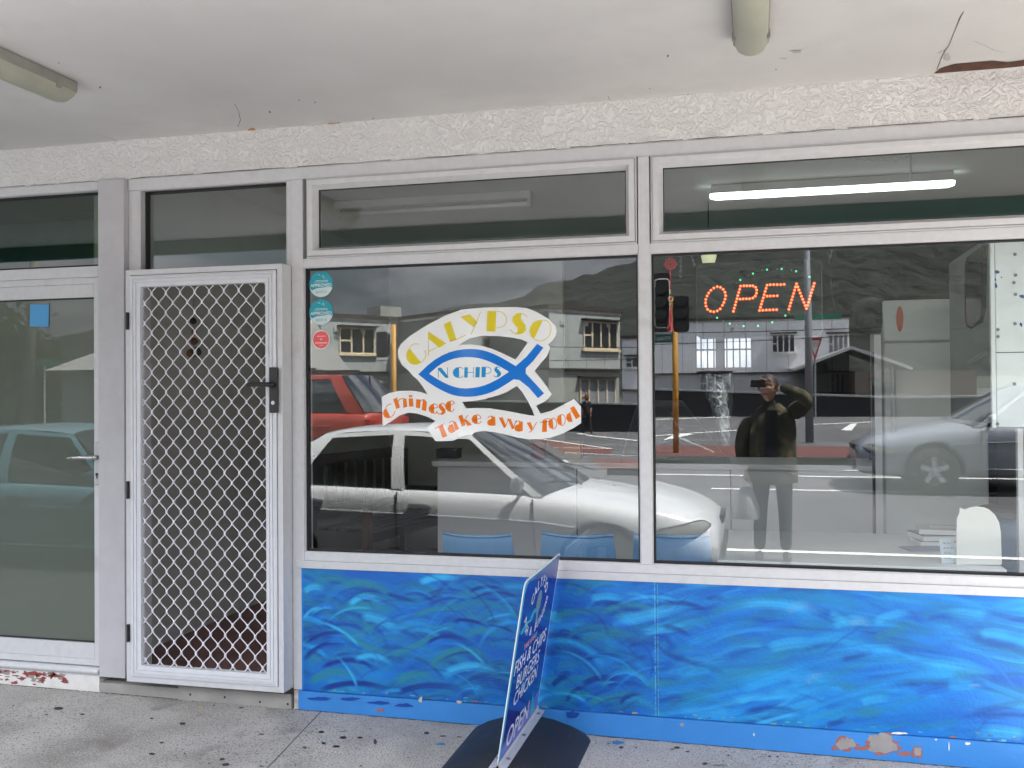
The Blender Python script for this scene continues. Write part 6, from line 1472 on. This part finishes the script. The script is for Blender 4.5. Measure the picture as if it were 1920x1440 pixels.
def head(parent, c, r_, face, hair_m, long=False, name='head'):
    """c = centre of the skull, face = unit direction in XY"""
    fx = Vector((face[0], face[1], 0)).normalized(); sx = Vector((-fx.y, fx.x, 0)); up = Vector((0, 0, 1)); c = Vector(c)
    rows = []
    for j in range(15):
        ph = math.pi*j/14; z = math.cos(ph); rad = math.sin(ph)
        row = []
        for k in range(20):
            a = 2*math.pi*k/20; fz_, sd = math.cos(a), math.sin(a)
            jaw = 1-.28*max(0, -z)**1.2; dep = 1.0+(.10 if fz_ < 0 and z > -.3 else 0)
            q = c+fx*(fz_*rad*r_*1.12*jaw*dep)+sx*(sd*rad*r_*.86*jaw)+up*(z*r_*1.32)
            if fz_ > .9 and abs(z+.18) < .22: q += fx*r_*.20*(1-abs(z+.18)/.22)
            if fz_ > .75 and abs(z-.06) < .1 and .15 < abs(sd) < .6: q -= fx*r_*.05
            row.append(q)
        rows.append(row)
    o = MB().grid(rows, closed=True).build(name, skin_c, parent, smooth=True, subsurf=1)
    for s in (-1, 1):
        e = c+fx*r_*.98+sx*s*r_*.33+up*r_*.06; MB().lathe([(r_*.02, -r_*.10), (r_*.10, -r_*.05), (r_*.12, 0), (r_*.10, r_*.05), (r_*.02, r_*.10)], e, 10).build('eye', mat('eye', (.5, .5, .5), .2), o, smooth=True)
        MB().lathe([(r_*.05, -r_*.25), (r_*.16, -r_*.1), (r_*.18, r_*.1), (r_*.06, r_*.25)], c+sx*s*r_*.88-up*r_*.05, 8).build('ear', skin_c, o, smooth=True)
    m = MB(); q = c+fx*r_*.93-up*r_*.62; m.tube([q+sx*r_*.3, q+fx*r_*.06, q-sx*r_*.3], r_*.05, 6); m.build('mouth', mat('lips', (.25, .09, .08), .5), o)
    rows = []
    for j in range(9):
        ph = math.pi*(.62 if long else .52)*j/8; row = []
        for k in range(20):
            a = 2*math.pi*k/20; fz_, sd = math.cos(a), math.sin(a); ph2 = ph*(1 if fz_ < .3 else 1-.42*(fz_-.3)/.7)
            z, rad = math.cos(ph2), math.sin(ph2); row.append(c+fx*(fz_*rad*r_*1.24)+sx*(sd*rad*r_*.98)+up*(z*r_*1.42)-fx*r_*.03)
        rows.append(row)
    if long:
        for f_, dz in ((1.05, -.9), (.95, -1.5)): rows.append([c+fx*(min(.1, math.cos(2*math.pi*k/20))*r_*1.15*f_)+sx*(math.sin(2*math.pi*k/20)*r_*.98*f_)+up*(dz*r_) for k in range(20)])
    MB().grid(rows, closed=True).build('hair', hair_m, o, smooth=True)
    return o
def hand(parent, w, d, n, side, curl, r_=.0085, name='hand'):
    """w wrist, d along the palm, n palm normal, side = thumb side"""
    w, d, n, side = Vector(w), Vector(d).normalized(), Vector(n).normalized(), Vector(side).normalized()
    J = [(*w, .022), (*(w+d*.045), (.017)), (*(w+d*.085), .014)]; E = [(0, 1), (1, 2)]
    for k, (o_, L) in enumerate(((.030, .072), (.010, .082), (-.010, .076), (-.029, .060))):
        b_ = w+d*.088+side*o_; i0 = len(J); J.append((*b_, .0095)); E.append((2, i0)); q, dd = b_, d
        for s_ in range(3):
            a = curl*(.6+.5*s_); dd = (dd*math.cos(a)+n*math.sin(a)).normalized() if s_ or True else dd; q = q+dd*L/3; J.append((*q, r_-.0008*s_)); E.append((len(J)-2, len(J)-1))
    b_ = w+d*.03+side*.028; i0 = len(J); J.append((*b_, .011)); E.append((1, i0)); q = b_
    for s_ in range(2): q = q+(d*.6+side*(.6-.4*s_)+n*.35*s_).normalized()*.032; J.append((*q, .0095-.001*s_)); E.append((len(J)-2, len(J)-1))
    return skin_mesh(name, J, E, skin_c, parent, 0, 1)
PXx, PYy, G0 = .20, -4.80, -.06
hp_ = seen(1441, 728, -4.77, TILT); PS = (hp_.z-G0)/1.645; PXx = hp_.x+.03*PS
t = thing('person', 'person in camouflage jacket and dark jeans holding up a phone, mirrored in the window', 'person', (PXx, PYy, G0)); t.scale = (PS, PS, PS)
def sk(name, pts, E, m_, root=0): return skin_mesh(name, pts, E, m_, t, root)
sk('body', [(0, 0, .92, .13), (0, 0, 1.15, .12), (0, .01, 1.36, .10), (0, .01, 1.46, .055), (-.02, .03, 1.55, .052)], [(0, 1), (1, 2), (2, 3), (3, 4)], tee)
head(t, (-.03, .04, 1.645), .098, (-.25, 1), hair_d)
sk('trousers', [(0, 0, .93, .145), (.10, 0, .84, .10), (.115, .015, .50, .072), (.12, -.01, .09, .058), (-.10, 0, .84, .10), (-.115, .015, .50, .072), (-.125, -.01, .09, .058)], [(0, 1), (1, 2), (2, 3), (0, 4), (4, 5), (5, 6)], jeans)
for s in (-1, 1): sk('shoe', [(s*.125, -.05, .045, .045), (s*.13, .06, .04, .044), (s*.135, .16, .032, .034)], [(0, 1), (1, 2)], boot)
# jacket: open coat with raised right sleeve and hanging left sleeve
rows = []
for z, wx_, wy_, cy_ in ((.74, .235, .165, -.01), (.80, .240, .17, -.01), (.95, .225, .16, -.01), (1.10, .222, .155, -.01), (1.25, .228, .155, -.01), (1.36, .215, .14, -.015), (1.43, .165, .115, -.02), (1.475, .10, .085, -.01), (1.50, .075, .075, 0)):
    rows.append([(wx_*math.copysign(abs(math.cos(a))**.8, math.cos(a))+.006*math.sin(5*a+z*20), cy_+wy_*math.copysign(abs(math.sin(a))**.9, math.sin(a)), z+.008*math.sin(3*a)) for a in [2*math.pi*k/28 for k in range(28)]])
MB().grid(rows, closed=True).build('jacket', camo, t, smooth=True, subsurf=1)
sk('sleeve', [(.16, -.01, 1.39, .095), (.25, .02, 1.45, .092), (.335, .05, 1.52, .080), (.23, .16, 1.60, .062), (.07, .19, 1.66, .048)], [(0, 1), (1, 2), (2, 3), (3, 4)], camo)
sk('sleeve', [(-.17, -.01, 1.37, .10), (-.255, -.02, 1.22, .088), (-.285, -.01, 1.08, .080), (-.26, .07, .90, .060)], [(0, 1), (1, 2), (2, 3)], camo)
m = MB(); rows = [[(.058*s-.01, .150+.012*(1-abs(s))-.035*max(0, v-.6), .80+.64*v) for s in (-1, -.5, 0, .5, 1)] for v in (0, .25, .5, .75, 1)]
m.grid(rows).build('shirt_front', tee, t, smooth=True)
hand(t, (.03, .205, 1.67), (-1, .25, .3), (0, 1, .05), (0, .2, 1), .25)
hand(t, (-.25, .085, .87), (0.05, .25, -1), (.9, .1, 0), (.1, 1, .2), .75)
ph = thing('phone', 'slim black phone held up in front of the photographer', 'phone', (0.03, -4.512, 1.6))
MB().box(-.065, .065, -.006, 0.0, -.034, .034).build('case', dark, ph, bevel=.003)
MB().box(-.06, .06, -.0072, -.0062, -.030, .030).build('screen', mat('phone screen', (.03, .03, .035), .1), ph)
# white carrier bag with paper in it
c = Vector((PXx-.245*PS, PYy+.10*PS, .79*PS+G0)); tb2 = thing('carrier_bag', 'white plastic carrier bag hanging from the hand of the photographer', 'bag', (0, 0, 0))
rows = []
for j in range(9):
    v = j/8; w_ = .05+.085*min(1, v*1.5)*(1-.15*v); rows.append([(c.x+w_*math.cos(a)*1.0+rnd.uniform(-.006, .006), c.y+.05*math.sin(a)*min(1, v*2+.15)+rnd.uniform(-.006, .006), c.z-.08-.30*v) for a in [2*math.pi*k/16 for k in range(16)]])
m = MB().grid(rows, closed=True); m.poly(rows[-1]); m.build('bag_body', mat('white bag film', (.40, .41, .44), .4), tb2, smooth=True)
for s in (-1, 1): MB().tube([(c.x-.045, c.y+s*.02, c.z-.08), (c.x-.02, c.y+s*.012, c.z+.03), (c.x+.02, c.y+s*.012, c.z+.03), (c.x+.045, c.y+s*.02, c.z-.08)], .006, 6).build('handle', mat('bag handle', (.62, .63, .66), .4), tb2)
# woman walking across the road
p = seen(1100, 812, -34); t = thing('person', 'person with reddish hair in dark clothes walking across the road, mirrored right of the decal', 'person', (p.x, -34, RZ))
blk_c = mat('black clothes', (.014, .014, .018), .9); red_h = mat('auburn hair', (.16, .06, .025), .7)
sk('body', [(0, 0, .92, .11), (0, 0, 1.15, .10), (0, 0, 1.35, .085), (0, 0, 1.44, .048), (.01, 0, 1.52, .045)], [(0, 1), (1, 2), (2, 3), (3, 4)], skin_c)
sk('top', [(0, 0, .78, .15), (0, 0, 1.05, .135), (0, 0, 1.32, .125), (-.13, 0, 1.36, .06), (-.17, .02, 1.14, .05), (.13, 0, 1.36, .06), (.17, -.02, 1.14, .05)], [(0, 1), (1, 2), (2, 3), (3, 4), (2, 5), (5, 6)], blk_c)
sk('trousers', [(0, 0, .90, .13), (.08, .0, .80, .09), (.12, 0, .48, .065), (.20, -.02, .09, .05), (-.08, 0, .80, .09), (-.05, .02, .48, .066), (-.16, .02, .10, .05)], [(0, 1), (1, 2), (2, 3), (0, 4), (4, 5), (5, 6)], blk_c)
sk('arm', [(-.17, .02, 1.14, .038), (-.18, .08, .92, .032)], [(0, 1)], skin_c); sk('arm', [(.17, -.02, 1.14, .038), (.17, .05, .93, .032)], [(0, 1)], skin_c)
hand(t, (-.18, .085, .90), (0, .2, -1), (1, 0, 0), (0, 1, 0), .4); hand(t, (.17, .055, .91), (0, .2, -1), (-1, 0, 0), (0, 1, 0), .4)
for s in (-.17, .21): sk('shoe', [(s-.02, 0, .04, .04), (s+.08, .02, .035, .036), (s+.15, .03, .03, .028)], [(0, 1), (1, 2)], boot)
head(t, (.015, .01, 1.60), .092, (.9, .45), red_h, True)
